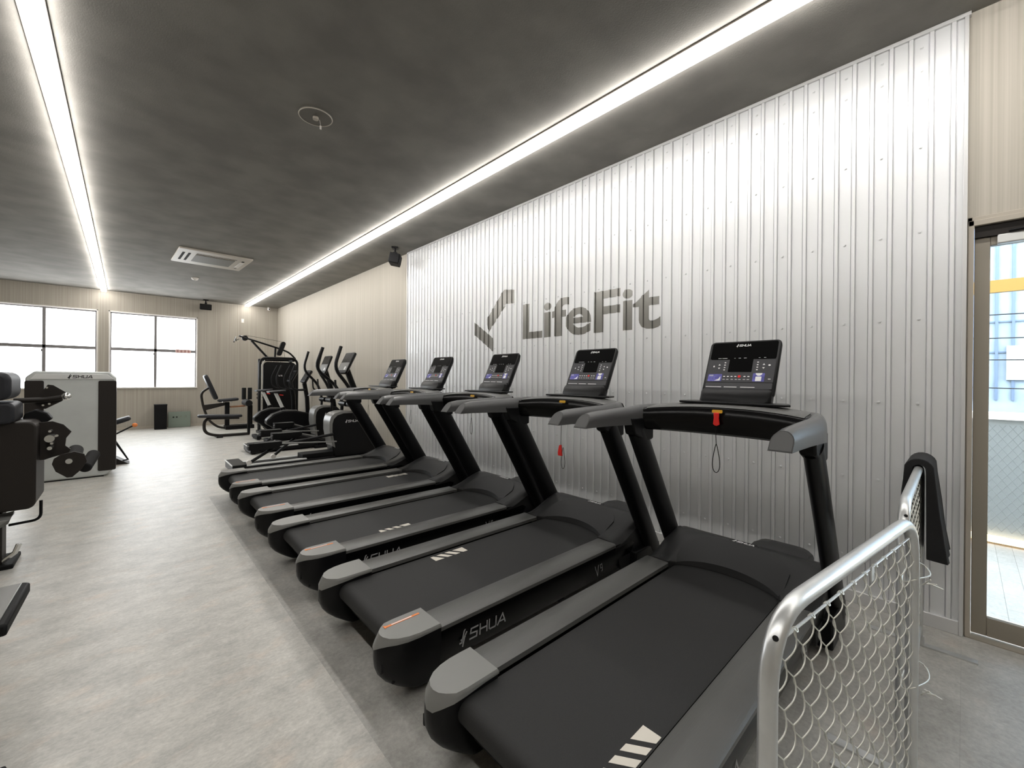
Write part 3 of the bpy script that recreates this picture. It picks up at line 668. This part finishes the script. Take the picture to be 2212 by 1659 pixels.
# ------------------------------------------------------------------ chain-link barriers
def barrier(loc, rz, L_, label, H_=.99, near=True):
    """hoop frame along local +x from 0 to L_"""
    t = thing('chain_link_barrier', label, 'barrier', loc, rz, 'steel chain-link barriers')
    r = .0175
    pts = smooth_path([(0, 0, .03), (0, 0, H_), (L_, 0, H_), (L_, 0, .03)], .15, 8)
    fr = MB().tube(pts, r, 20).build('frame', M['galv'], t, ang=60)
    MB().tube([(r, 0, .10), (L_-r, 0, .10)], r*.8, 14).build('lower_rail', M['galv'], t, ang=60)
    for x in (.0, L_): MB().bb(x-.02, x+.02, -.22, .22, 0, .008).build('foot_bar', M['galv'], t)
    for x in (.0, L_): MB().cyl((x, 0, .008), (x, 0, .05), .024, 14).build('foot_sleeve', M['galv'], t)
    nh = Vector((-.80, -.35, .45)).normalized(); ph = Vector((.030, 0, H_-.046))
    MB().cyl(ph+nh*(r-.004), ph+nh*(r+.0014), .0055, 14).build('bolt_hole', M['dark'], t)
    # tension rod under the top rail and ties
    ztop = H_-.058
    mb = MB(); mb.tube([(.055, 0, ztop), (L_-.055, 0, ztop)], .0032, 8); mb.tube([(.03, 0, .13), (.03, 0, H_-.12)], .0028, 8); mb.tube([(L_-.03, 0, .13), (L_-.03, 0, H_-.12)], .0028, 8)
    mb.build('tension_rod', M['galv'], t)
    dw, dh = .088, .100
    mb = MB(); n = int((L_-.05)/dw)+1; m_ = int((ztop-.12)/dh)
    for c in range(n):
        xa = .03+c*dw; pts = []
        for k in range(2*m_+1):
            z = ztop-k*dh/2; s_ = k % 2
            x = xa+(dw if s_ else 0)*.5 + (.0)
            pts.append((x, z, s_))
        for mir in (False, True):
            path = []
            for (xA, zA, sA), (xB, zB, sB) in zip(pts, pts[1:]):
                if mir: xA, xB = 2*xa-xA+dw, 2*xa-xB+dw
                for q in range(8):
                    f = q/8; bx = math.sin(PI*f)
                    if xB < xA: path.append((xA+(xB-xA)*f+.011*bx, -.007*bx, zA+(zB-zA)*f-.005*bx))
                    else: path.append((xA+(xB-xA)*f-.001*bx, .006*bx, zA+(zB-zA)*f-.001*bx))
            path = [p for p in path if .02 < p[0] < L_-.02]
            if len(path) > 8: mb.tube(path, .0016, 6)
    mb.build('chain_link_mesh', M['wire'], t, ang=70)
    for c in range(n):
        x = .03+dw*(c+.0)
        if x > .07 and x < L_-.07: MB().tube([(x+.006*math.cos(a), .006*math.sin(a), ztop+.003*math.cos(a*2)) for a in [2*PI*i/10 for i in range(10)]], .0016, 5, closed=True).build('mesh_tie', M['wire'], t)
    MB().box((L_*.58, -.004, ztop-.012), (.022, .003, .04)).build('clip', M['galv'], t)
    return t
b1 = barrier((.907, .251, 0), math.atan2(-.138, 1.045), 1.054, 'near chain-link barrier in a bent galvanised tube frame, closest to the camera')
b2 = barrier((2.105, .148, 0), math.atan2(.012, 1.12), 1.12, 'second chain-link barrier against the wall, with the black towel over its rail')
# wire twists tying the two barrier frames together
for z in (.78, .42):
    mb = MB(); x0 = 1.054+.078; pts = [(x0+.108*math.cos(a), .005+.030*math.sin(a), z+.010*math.sin(a*2)) for a in [2*PI*i/20 for i in range(20)]]
    mb.tube(pts, .0022, 6, closed=True)
    for q in range(3): mb.tube([(x0-.10+.02*q, -.028, z), (x0-.115+.03*q, -.05-.01*q, z+.03-.02*q)], .002, 6)
    mb.build('wire_twist', M['wire'], b1)

# towel over the far end of the second barrier
tw_ = MB(); rings = []
for i in range(9):
    x = 3.02+.30*i/8; wv = .006*math.sin(i*2.3); g = .006*math.sin(i*1.7); rr_ = .058; ri = .0255; zr = .99
    outer = [(.078+g, .56), (.070, .70), (.064+g, .86), (.058, .97)] + [(rr_*math.cos(a), zr+rr_*math.sin(a)) for a in [PI*k/10 for k in range(1, 10)]] + [(-.060, .95), (-.074-g, .80), (-.092, .66), (-.108-g, .53)]
    inner = [(-.030, .535)] + [(-ri-.002, .80), (-ri, .97)] + [(-ri*math.cos(a), zr+ri*math.sin(a)) for a in [PI*k/10 for k in range(1, 10)]] + [(ri, .97), (ri+.002, .80), (.030, .565)]
    rings.append([Vector((x+wv*.3, .155+y, z)) for y, z in outer+inner])
tw_.loft(rings)
tag(tw_.build('towel', M['towel'], None, bev=.004, ang=60), 'black towel hung over the rail of the barrier beside the glass door', 'towel')

# ------------------------------------------------------------------ cross trainers
def make_cross(label):
    t = thing('cross_trainer', label, 'cross trainer', (1.13, 7.45, 0), 0, 'cross trainers beyond the treadmills')
    mb = MB(); mb.bb(0.012, .19, -.30, .30, .025, .135); mb.build('rear_stabiliser', M['blk'], t, bev=.008)
    MB().bb(0, .012, -.30, .30, .125, .14).build('end_plate', M['silverd'], t, bev=.002)
    for s_ in (-1, 1): MB().cyl((.08, s_*.25, 0), (.08, s_*.25, .03), .03, 12).build('foot', M['blk'], t)
    for s_ in (-1, 1): MB().bb(.19, 1.05, s_*.16-.035, s_*.16+.035, .085, .105).build('track', M['silverd'], t, bev=.003)
    mb = MB(); mb.bb(.19, 1.5, -.22, .22, .03, .085); mb.bb(1.0, 1.5, -.14, .14, .085, .16); mb.bb(1.4, 2.15, -.30, .30, .0, .05); mb.build('base_frame', M['blkm'], t, bev=.006)
    pr = [(1.42, .66), (1.44, .74), (1.50, .80), (1.60, .83), (1.84, .83), (2.00, .80), (2.10, .72), (2.17, .50), (2.24, .22), (2.24, .05), (1.50, .05), (1.47, .25), (1.42, .52)]
    sh = MB().prism(pr, 'y', -.15, .15).build('flywheel_shroud', M['blk'], t, bev=.02, seg=3)
    band = pr[-2:]+pr[:5]; inn = [(x+.02, z-.01) for x, z in band]
    MB().loft([[Vector((x-.004, s_*.152, z+.004)) for s_ in (-1, 1)]+[Vector((x+.045, s_*.156, z-.03)) for s_ in (1, -1)] for x, z in band]).build('silver_band', M['cover'], sh)
    shua(plane_m((1.80, -.1515, .66), (1, 0, 0), (0, 0, 1)), .04, 'emblem', M['white'], sh, t=.16)
    MB().tube([(2.00, 0, .76), (1.92, 0, 1.15), (1.76, 0, 1.56)], .065, 14, r2=.05).build('mast', M['post'], t)
    th = .45; cm = plane_m((1.66, 0, 1.50), (0, -1, 0), (math.sin(th), 0, math.cos(th)))
    co = MB().loft([[cm @ Vector((x, y, z)) for x, y in rrect(-hw, hw, 0, .40, .03, 3)] for z, hw in ((-.05, .15), (-.02, .21), (.01, .21))]).build('console', M['blk'], t, ang=45)
    MB().prism(rrect(-.19, .19, .21, .38, .01), 'z', .011, .0125, cm).build('display', M['blkg'], co)
    MB().prism(rrect(-.19, .19, .05, .20, .01), 'z', .011, .0125, cm).build('keypad', M['cover'], co)
    MB().prism(rrect(.06, .12, .06, .12, .004), 'z', .0126, .0135, cm).build('white_label', M['white'], co)
    # fixed grips
    MB().tube(smooth_path([(1.92, .02, 1.14), (1.76, .10, 1.14), (1.52, .16, 1.15), (1.50, .16, 1.38)], .08), .018, 10).build('fixed_grip', M['foam'], t)
    MB().tube(smooth_path([(1.92, -.02, 1.14), (1.76, -.10, 1.14), (1.52, -.16, 1.15), (1.50, -.16, 1.38)], .08), .018, 10).build('fixed_grip', M['foam'], t)
    for s_, dt in ((-1, 0), (1, .13)):
        MB().cyl((1.78, s_*.05, .95), (1.78, s_*.33, .95), .05, 16).build('pivot', M['blk'], t)
        ah = MB().tube(smooth_path([(1.78, s_*.30, .74), (1.80, s_*.30, .95), (1.70, s_*.28, 1.25), (1.44-dt, s_*.27, 1.58), (1.56-dt, s_*.25, 1.95)], .15), .036, 12, r2=.028).build('swing_handle', M['post'], t, ang=60)
        px = .22 if s_ < 0 else .62; pz = .36 if s_ < 0 else .44
        pd = MB().loft([[Vector((px+x*k, s_*.19+y*k2, pz+z)) for x, y in rrect(0, .44, -.085, .085, .03, 3)] for z, k, k2 in ((-.035, .9, .9), (.0, 1.0, 1), (.03, 1.02, 1.05), (.065, 1.02, 1.08))]).build('pedal', M['blkm'], t)
        MB().tube([(px-.03, s_*.19-.06, pz+.02), (px+.08, s_*.19-.085, pz+.065), (px+.40, s_*.19-.085, pz+.07)], .006, 6).build('pedal_rim', M['cover'], pd)
        MB().tube([(px+.05, s_*.19, .15), (px+.40, s_*.19, pz), (1.46, s_*.20, .46 if s_ < 0 else .30)], .030, 10, r2=.022).build('pedal_arm', M['blkm'], t)
        MB().cyl((px+.02, s_*.16-.03, .135), (px+.02, s_*.16+.03, .135), .035, 16).build('track_roller', M['sill'], t)
        MB().tube([(px+.40, s_*.24, pz+.03), (1.50, s_*.25, .34)], .012, 8).build('link_rod', M['cover'], t)
    MB().box((1.85, -.02, 1.00), (.10, .12, .09)).build('bottle_holder', M['blkm'], t, bev=.015)
    return t
e1 = make_cross('nearer cross trainer with tall swing handles, just behind the farthest treadmill')
e2 = copy_tree(e1); e2.location = (1.66, 9.05, 0); e2.scale = (.80, 1, 1); e2['label'] = 'farther cross trainer, mostly hidden behind the nearer one'

# ------------------------------------------------------------------ upright bikes
def make_bike(label):
    t = thing('exercise_bike', label, 'exercise bike', (2.20, 10.02, 0), 0, 'upright exercise bikes beyond the cross trainers')
    mb = MB(); mb.bb(.0, .09, -.26, .26, .02, .09); mb.bb(1.05, 1.14, -.26, .26, .02, .09); mb.bb(.08, 1.08, -.04, .04, .03, .10); mb.build('base_frame', M['blkm'], t, bev=.01)
    for x in (.045, 1.095):
        for s_ in (-1, 1): MB().cyl((x, s_*.22, 0), (x, s_*.22, .022), .03, 12).build('foot', M['blk'], t)
    pr = [(-.02, .50), (.10, .62), (.28, .69), (.55, .68), (.80, .62), (.98, .50), (1.06, .32), (1.02, .14), (.85, .08), (.45, .08), (.25, .20), (.10, .34), (-.02, .42)]
    sh = MB().prism(pr, 'y', -.12, .12).build('body_shroud', M['blk'], t, bev=.03, seg=3)
    MB().tube([(-.03, -.125, .50), (.10, -.125, .63), (.28, -.125, .70), (.56, -.125, .69)], .008, 8).build('shroud_edge', M['cover'], sh)
    MB().tube([(.33, 0, .64), (.30, 0, .76)], .05, 14).build('post_sleeve', M['blkm'], t)
    MB().loft([[Vector((x+dx, y, z)) for x, y in rrect(-.032, .032, -.035, .035, .01, 3)] for z, dx in ((.75, .30), (1.06, .17))]).build('seat_post', M['silverd'], t)
    sd = MB(); rings = []
    for i in range(9):
        f = i/8; x = .02+.34*f; hw = .13*(1-f)**.6*(1 if i else .8)+.030; h = .045
        rings.append([Vector((x, hw*math.cos(2*PI*k/16), 1.10+.018*(f-.3)+h*.55*math.sin(2*PI*k/16))) for k in range(16)])
    sd.loft(rings).build('saddle', M['leather'], t, ang=60)
    MB().tube([(.24, -.02, 1.03), (.30, -.06, 1.02)], .012, 8).build('seat_lever', M['red'], t)
    MB().tube([(.82, 0, .58), (.80, 0, .95), (.74, 0, 1.28)], .045, 14).build('mast', M['post'], t)
    th = .5; cm = plane_m((.70, 0, 1.30), (0, -1, 0), (math.sin(th), 0, math.cos(th)))
    co = MB().loft([[cm @ Vector((x, y, z)) for x, y in rrect(-hw, hw, 0, .30, .03, 3)] for z, hw in ((-.05, .12), (-.02, .16), (.01, .16))]).build('console', M['blk'], t, ang=45)
    MB().prism(rrect(-.14, .14, .04, .26, .01), 'z', .011, .0125, cm).build('display', M['blkg'], co)
    for s_ in (-1, 1):
        MB().tube(smooth_path([(.76, s_*.03, 1.14), (.62, s_*.20, 1.12), (.42, s_*.24, 1.16), (.38, s_*.22, 1.40), (.50, s_*.18, 1.68)], .10), .018, 10).build('handlebar', M['foam'], t)
        MB().tube([(.50, s_*.12, .36), (.50+s_*.15, s_*.15, .30-s_*.08)], .014, 8).build('crank', M['cover'], t)
        MB().box((.50+s_*.15, s_*.20, .30-s_*.08), (.11, .09, .025)).build('pedal', M['blkm'], t, bev=.005)
    return t
k1 = make_bike('nearer exercise bike with a black saddle on a silver post')
k2 = copy_tree(k1); k2.location = (2.15, 10.90, 0); k2['label'] = 'farther exercise bike, its saddle left of the nearer one, close to the cable tower'

# ------------------------------------------------------------------ cable tower at the far end
tw = thing('cable_tower', 'tall black cable machine with an overhead pulley arm in the far right corner', 'weight machine', (2.86, 12.0, 0))
mb = MB(); fr_ = rrect(-.42, .42, .03, 1.88, .14, 6)
mb.tube([(x, -.22, z) for x, z in fr_], .030, 12, closed=True); mb.build('front_frame', M['post'], tw, ang=60)
MB().prism(rrect(-.36, .385, .10, 1.78, .10, 5), 'y', -.235, -.205).build('shield', M['blk'], tw)
lg = strokes([[(0, 1), (.5, 0), (1, 1)], [(1.6, 0), (1.6, 1), (2.4, 1), (2.4, 0)], [(1.6, .5), (2.4, .5)]], .16, .02); lg.xf(Matrix.Scale(.035, 4)); lg.xf(plane_m((-.02, -.237, 1.42), (1, 0, 0), (0, 0, 1))); lg.build('emblem', M['white'], tw)
mb = MB(); mb.tube([(-.40, -.245, .1), (-.40, -.245, 1.70), (-.33, -.245, 1.82)], .008, 6); mb.build('edge_strip', M['silverd'], tw)
mb = MB(); mb.bb(-.12, .12, -.12, .12, .12, 1.0); mb.build('weight_stack', M['blkm'], tw)
mb = MB()
for x in (-.08, .08): mb.cyl((x, 0, .1), (x, 0, 1.8), .012, 10)
mb.build('guide_rod', M['chrome'], tw)
mb = MB(); mb.tube([(.36, .15, 0.04), (.36, .15, 1.86)], .035, 12); mb.tube([(-.36, .15, .04), (-.36, .15, 1.86)], .035, 12); mb.tube([(-.36, .15, 1.84), (.36, .15, 1.84)], .03, 12); mb.bb(-.42, .42, -.25, .2, 0, .06); mb.bb(-.36, -.30, -.22, .15, 1.80, 1.86); mb.bb(.30, .36, -.22, .15, 1.80, 1.86)
mb.build('rear_frame', M['post'], tw)
A = [(.42, -.05, 1.88), (.28, -.05, 2.04), (.05, -.05, 2.13), (-.45, -.05, 2.28), (-.84, -.05, 2.40)]
MB().tube(smooth_path(A, .12), .034, 10, r2=.022).build('pulley_arm', M['post'], tw)
MB().tube([(-.20, -.05, 1.86), (-.58, -.05, 2.30)], .052, 10, r2=.025).build('strut', M['post'], tw)
MB().tube([(-.06, -.05, 1.86), (-.05, -.05, 2.14)], .022, 10).build('brace', M['post'], tw)
for a, b in (((.10, -.10, 2.24), (.02, -.10, 2.02)),):
    MB().prism(arc(.12, 2.26, .052, -20, 160, 8)+arc(.03, 2.00, .052, 160, 340, 8), 'y', -.12, -.02).build('pulley_cover', M['blk'], tw)
MB().cyl((-.72, -.08, 2.35), (-.72, -.02, 2.35), .065, 20).build('pulley', M['blk'], tw)
MB().tube([(-.70, -.05, 2.42), (.12, -.05, 2.31), (.17, -.05, 1.88)], .004, 6).build('cable', M['blkg'], tw)
MB().tube([(-.84, -.05, 2.32), (-.88, -.05, 2.28)], .016, 8).build('carabiner', M['chrome'], tw)
MB().tube(smooth_path([(-.84, .30, 2.30), (-.90, .05, 2.36), (-.92, -.10, 2.36), (-1.00, -.40, 2.22)], .06), .014, 8).build('pulldown_bar', M['blk'], tw)
# seat and bench in front of the tower
bn = thing('row_bench', 'low black bench on a curved tube with a foam roller, before the cable tower', 'bench', (1.20, 11.75, 0))
MB().pad((.0, 0, .505), (.86, 0, .475), .26, .06, (0, 0, 1)).build('seat_pad', M['leather'], bn, ang=60)
MB().tube(smooth_path([(.80, 0, .43), (.12, 0, .45), (.13, 0, .12), (.36, 0, .035), (1.02, 0, .035)], .18, 8), .032, 12).build('frame_tube', M['brown'], bn, ang=60)
MB().tube([(1.0, 0, .035), (1.0, 0, .74)], .032, 12).build('post', M['post'], bn)
for x, z in ((1.0, .78),): MB().cyl((x-.04, -.24, z), (x-.04, .24, z), .075, 20).build('foam_roller', M['foam'], bn, bev=.015)
mb = MB(); mb.bb(.34, .46, -.18, .18, 0, .03); mb.build('foot', M['blk'], bn)
# chair machine near the far wall
ch = thing('leg_press_machine', 'seated leg machine with an upright black backrest near the far wall', 'weight machine', (1.45, 13.35, 0))
MB().pad((.06, 0, 1.44), (.31, 0, .80), .34, .09, (1, 0, .35)).build('backrest', M['leather'], ch, ang=60)
MB().pad((.34, 0, .76), (.80, 0, .80), .36, .07, (0, 0, 1)).build('seat', M['leather'], ch, ang=60)
MB().tube(smooth_path([(.17, 0, 1.12), (-.02, 0, .98), (.03, 0, .62), (.15, 0, .25), (.38, 0, .04), (1.05, 0, .04)], .14, 6), .034, 12, r2=.028).build('frame_tube', M['brown'], ch, ang=60)
MB().prism([(.02, .66), (.06, .52), (.58, .66), (.58, .72)], 'y', -.04, .04).build('gusset', M['brown'], ch)
mb = MB(); mb.bb(.50, .60, -.05, .05, .04, .72); mb.bb(.50, 1.15, -.18, .18, 0.0, .10); mb.bb(1.05, 1.13, -.05, .05, .04, .62); mb.build('pedestal', M['blkm'], ch, bev=.01)
MB().box((.78, 0, .60), (.34, .22, .035), rot(0, -.05, 0)).build('foot_plate', M['rest'], ch, bev=.005)
for x in (.93, 1.07): MB().cyl((x, 0, .78), (x, 0, 1.10), .052, 16).build('foam_roller', M['foam'], ch, bev=.01)
MB().cyl((1.0, -.15, .72), (1.0, .15, .72), .07, 18).build('foam_roller', M['foam'], ch, bev=.01)
for x in (.42, .62): MB().sphere((x, -.19, .73), .022, 6).build('bolt', M['chrome'], ch)
# small rack of handles between bench and tower
hr = thing('dumbbell_stand', 'small chrome-and-red dumbbell stand beside the cable tower', 'stand', (2.86, 13.6, 0))
mb = MB(); mb.bb(-.10, .10, -.12, .12, 0, .05); mb.cyl((0, 0, .05), (0, 0, .74), .03, 12); mb.build('pedestal', M['chrome'], hr)
for z in (.80, .90):
    for x in (-.07, .07): MB().cyl((x, -.08, z), (x, .08, z), .045, 14).build('weight_head', M['blkg'], hr)
    MB().cyl((-.07, 0, z), (.07, 0, z), .016, 10).build('grip', M['chrome'], hr)

# ------------------------------------------------------------------ bin and sign board at the far wall
bi = thing('waste_bin', 'narrow tall black bin standing against the far wall under the window', 'bin', (.69, 14.42, 0))
mb = MB(); mb.loft([[Vector((x*k, y*k, z)) for x, y in rrect(-.13, .13, -.13, .13, .02, 3)] for z, k in ((0, .96), (.62, 1))]); mb.build('body', M['blkm'], bi)
MB().prism(rrect(-.135, .135, -.135, .135, .02, 3), 'z', .62, .655).build('lid', M['blk'], bi, bev=.006)
gb = thing('sign_board', 'low grey-green board leaning on the far wall right of the black bin', 'sign', (1.10, 14.62, 0))
rr = Matrix.Rotation(-.10, 4, 'X')
MB().box((0, .0, .215), (.48, .025, .42), rr).build('board', M['green'], gb, bev=.004)
mb = MB()
for x in (-.13, -.06): mb.box(rr @ Vector((x, -.0145, .01))+Vector((0, 0, .27)), (.035, .002, .035), rr)
mb.build('symbol', M['blk'], gb)
g2 = strokes([[(0, 0), (.5, .7), (1, 0)], [(1.7, 0), (2.5, 0)], [(1.7, .8), (2.5, .8), (2.5, 0)], [(2.1, 0), (2.1, .8)]], .1, .02); g2.xf(Matrix.Scale(.06, 4)); g2.xf(plane_m((.0, -.0125, .27), (1, 0, 0), (0, .10, 1))); g2.build('symbol', M['acg'], gb)

# ------------------------------------------------------------------ silver weight machine, left
cab = thing('weight_stack_machine', 'large silver-sided weight machine with rounded corners and dark side panel, left aisle', 'weight machine', (-.53, 8.5, 0))
X0, X1 = -.42, .435
ol = [(X0+.02, .0), (X1-.10, .0), (X1, .09), (X1, 1.38), (X1-.07, 1.46), (X0+.08, 1.46), (X0, 1.38), (X0, .03)]
MB().prism([(x, z+.015) for x, z in ol], 'y', -.27, .27).build('shell', M['silver'], cab, bev=.02, seg=3)
MB().bb(X0+.03, X1-.12, -.25, .25, 0, .03).build('plinth', M['blkm'], cab)
MB().prism([(X0+.04, 1.37), (X0+.09, 1.44), (X1-.09, 1.44), (X1-.02, 1.37)], 'y', -.282, -.268).build('top_band', M['silverd'], cab, bev=.003)
MB().prism(rrect(X1-.18, X1+.004, .085, 1.35, .02), 'y', -.283, .05).build('side_panel', M['brown'], cab, bev=.003)
MB().prism(rrect(X0-.004, X0+.165, .9, 1.35, .02), 'y', -.283, .05).build('side_panel', M['brown'], cab, bev=.003)
MB().prism(rrect(X0-.004, X0+.10, .085, .92, .02), 'y', -.281, .05).build('side_panel', M['brown'], cab, bev=.003)
shua(plane_m((.08, -.2835, 1.405), (1, 0, 0), (0, 0, 1)), .042, 'emblem', M['blk'], cab, t=.17)
# machine behind it: only seat end, strut and foot show
sb = thing('leg_machine', 'black padded leg machine peeking out behind the silver cabinet', 'weight machine', (-.20, 9.35, 0))
MB().pad((-.20, 0, .56), (.27, 0, .73), .30, .07, (-.3, 0, 1)).build('seat_pad', M['leather'], sb, ang=60)
MB().tube([(-.1, 0, .52), (.05, 0, .45), (.02, 0, .04)], .04, 12).build('frame_tube', M['brown'], sb)
MB().tube([(.06, -.10, .46), (.30, -.10, .60)], .012, 8).build('adjuster', M['blk'], sb); MB().sphere((.32, -.10, .61), .035, 8).build('knob', M['orange'], sb)
MB().tube([(.07, -.12, .40), (.24, -.12, .06), (.05, -.12, .03)], .018, 8).build('strut', M['post'], sb)
MB().prism([(-.2, 0), (.26, 0), (.22, .02), (.05, .14), (-.2, .16)], 'y', -.20, .10).build('foot_plate', M['brown'], sb)

# ------------------------------------------------------------------ leg-curl machine at the left edge
lm = thing('leg_curl_machine', 'dark brown leg-curl machine with black pads at the left edge of the view', 'weight machine', (-.60, 4.95, 0))
# shroud box
MB().prism(rrect(-.75, .115, .44, 1.09, .05), 'y', -.25, .20).build('shroud', M['brown'], lm, bev=.012, seg=3)
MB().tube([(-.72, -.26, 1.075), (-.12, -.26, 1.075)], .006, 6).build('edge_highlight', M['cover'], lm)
MB().prism(rrect(-.75, .0, 1.25, 1.455, .06), 'y', -.32, .10).build('backrest', M['leather'], lm, bev=.03, seg=3)
MB().prism(rrect(-.75, .015, 1.08, 1.235, .04), 'y', -.30, .08).build('seat_cushion', M['leather'], lm, bev=.02, seg=3)
hb = MB().tube(smooth_path([(-.05, .18, 1.225), (.12, .18, 1.23), (.22, .18, 1.25)], .05), .022, 12).build('handle', M['brown'], lm)
MB().sphere((.235, .18, 1.255), .032, 8).build('handle_tip', M['chrome'], hb)
MB().prism([(.05, 1.21), (.13, 1.355), (.16, 1.35), (.25, 1.275), (.21, 1.215), (.12, 1.155), (.09, 1.155)], 'y', .20, .215).build('pivot_plate', M['brown'], lm)
mb = MB()
for x, z in ((.125, 1.33), (.105, 1.185), (.14, 1.195)): mb.cyl((x, .20, z), (x, .19, z), .008, 10)
mb.build('bolt', M['chrome'], lm)
MB().prism([(.02, 1.13), (.08, 1.16), (.14, 1.13), (.17, 1.08), (.12, 1.04), (.0, 1.03)], 'y', .05, .15).build('cam', M['blkm'], lm, bev=.01)
pl2 = [(.05, 1.06), (.18, 1.07), (.24, 1.04), (.285, .98), (.255, .93), (.25, .87), (.28, .84), (.27, .81), (.18, .785), (.14, .77), (.05, .77)]
MB().prism(pl2, 'y', -.06, -.045).build('cam_plate', M['brown'], lm, bev=.003)
for (x, z, l_, rb) in ((.175, .945, .22, .028), (.175, 1.00, .20, .009), (.205, .955, .01, .009), (.185, .905, .20, .009), (.175, .87, .21, .014)):
    MB().cyl((x, -.06, z), (x, -.06-l_ if l_ < .1 else -.06-l_+.1, z), rb, 14).build('bolt', M['chrome'], lm)
MB().prism([(.19, .75), (.20, .79), (.24, .82), (.31, .835), (.365, .81), (.38, .75), (.35, .69), (.30, .635), (.27, .635), (.21, .69)], 'y', -.20, -.185).build('lever_plate', M['brown'], lm, bev=.003)
mb = MB(); mb.cyl((.282, -.20, .765), (.282, -.225, .765), .020, 14); mb.build('bolt', M['chrome'], lm)
MB().cyl((.29, -.18, .69), (.29, .25, .79), .05, 20).build('foam_roller', M['foam'], lm, bev=.01)
MB().cyl((.365, -.16, .69), (.41, .05, .77), .042, 20).build('foam_roller', M['foam'], lm, bev=.01)
mb = MB(); mb.prism([(-.75, .36), (-.10, .40), (.0, .40), (-.04, .37), (-.75, .33)], 'y', -.33, -.10); mb.build('foot_rest', M['cover'], lm, bev=.004)
mb = MB(); mb.bb(-.42, -.06, -.14, .02, .02, .42); mb.build('column', M['brown'], lm, bev=.01)
mb = MB(); mb.bb(-.75, .0, -.18, .14, 0, .035); mb.build('base', M['blkm'], lm, bev=.008)
MB().tube(smooth_path([(.115, .02, .44), (.115, .02, .29), (-.05, .02, .28)], .05), .010, 8).build('guard_rod', M['blk'], lm)
MB().prism([(-.12, .40), (.0, .42), (-.03, .33), (-.10, .29)], 'y', -.155, -.142).build('bracket', M['cover'], lm)
MB().tube([(-.06, -.12, .05), (-.0, -.12, .10), (.02, -.12, .16)], .016, 8).build('foot_hook', M['chrome'], lm)
# padded bench right beside the camera, bottom left
pb = thing('padded_bench', 'dark bench top on a grey post at the bottom left, nearest the camera', 'bench', (-.50, 2.28, 0))
MB().prism([(-.30, .18), (-.30, -.19), (.225, -.19), (.235, .175), (.22, .19)], 'z', .600, .640).build('top', M['blkm'], pb, bev=.008)
MB().prism([(.15, -.17), (.205, -.17), (.215, .165), (.16, .165)], 'z', .640, .646).build('edge_strip', M['cover'], pb, bev=.002)
MB().bb(.02, .19, -.13, -.03, .06, .60).build('post', M['cover'], pb, bev=.01)
MB().bb(-.30, .20, -.20, .02, 0, .06).build('base', M['blkm'], pb, bev=.008)
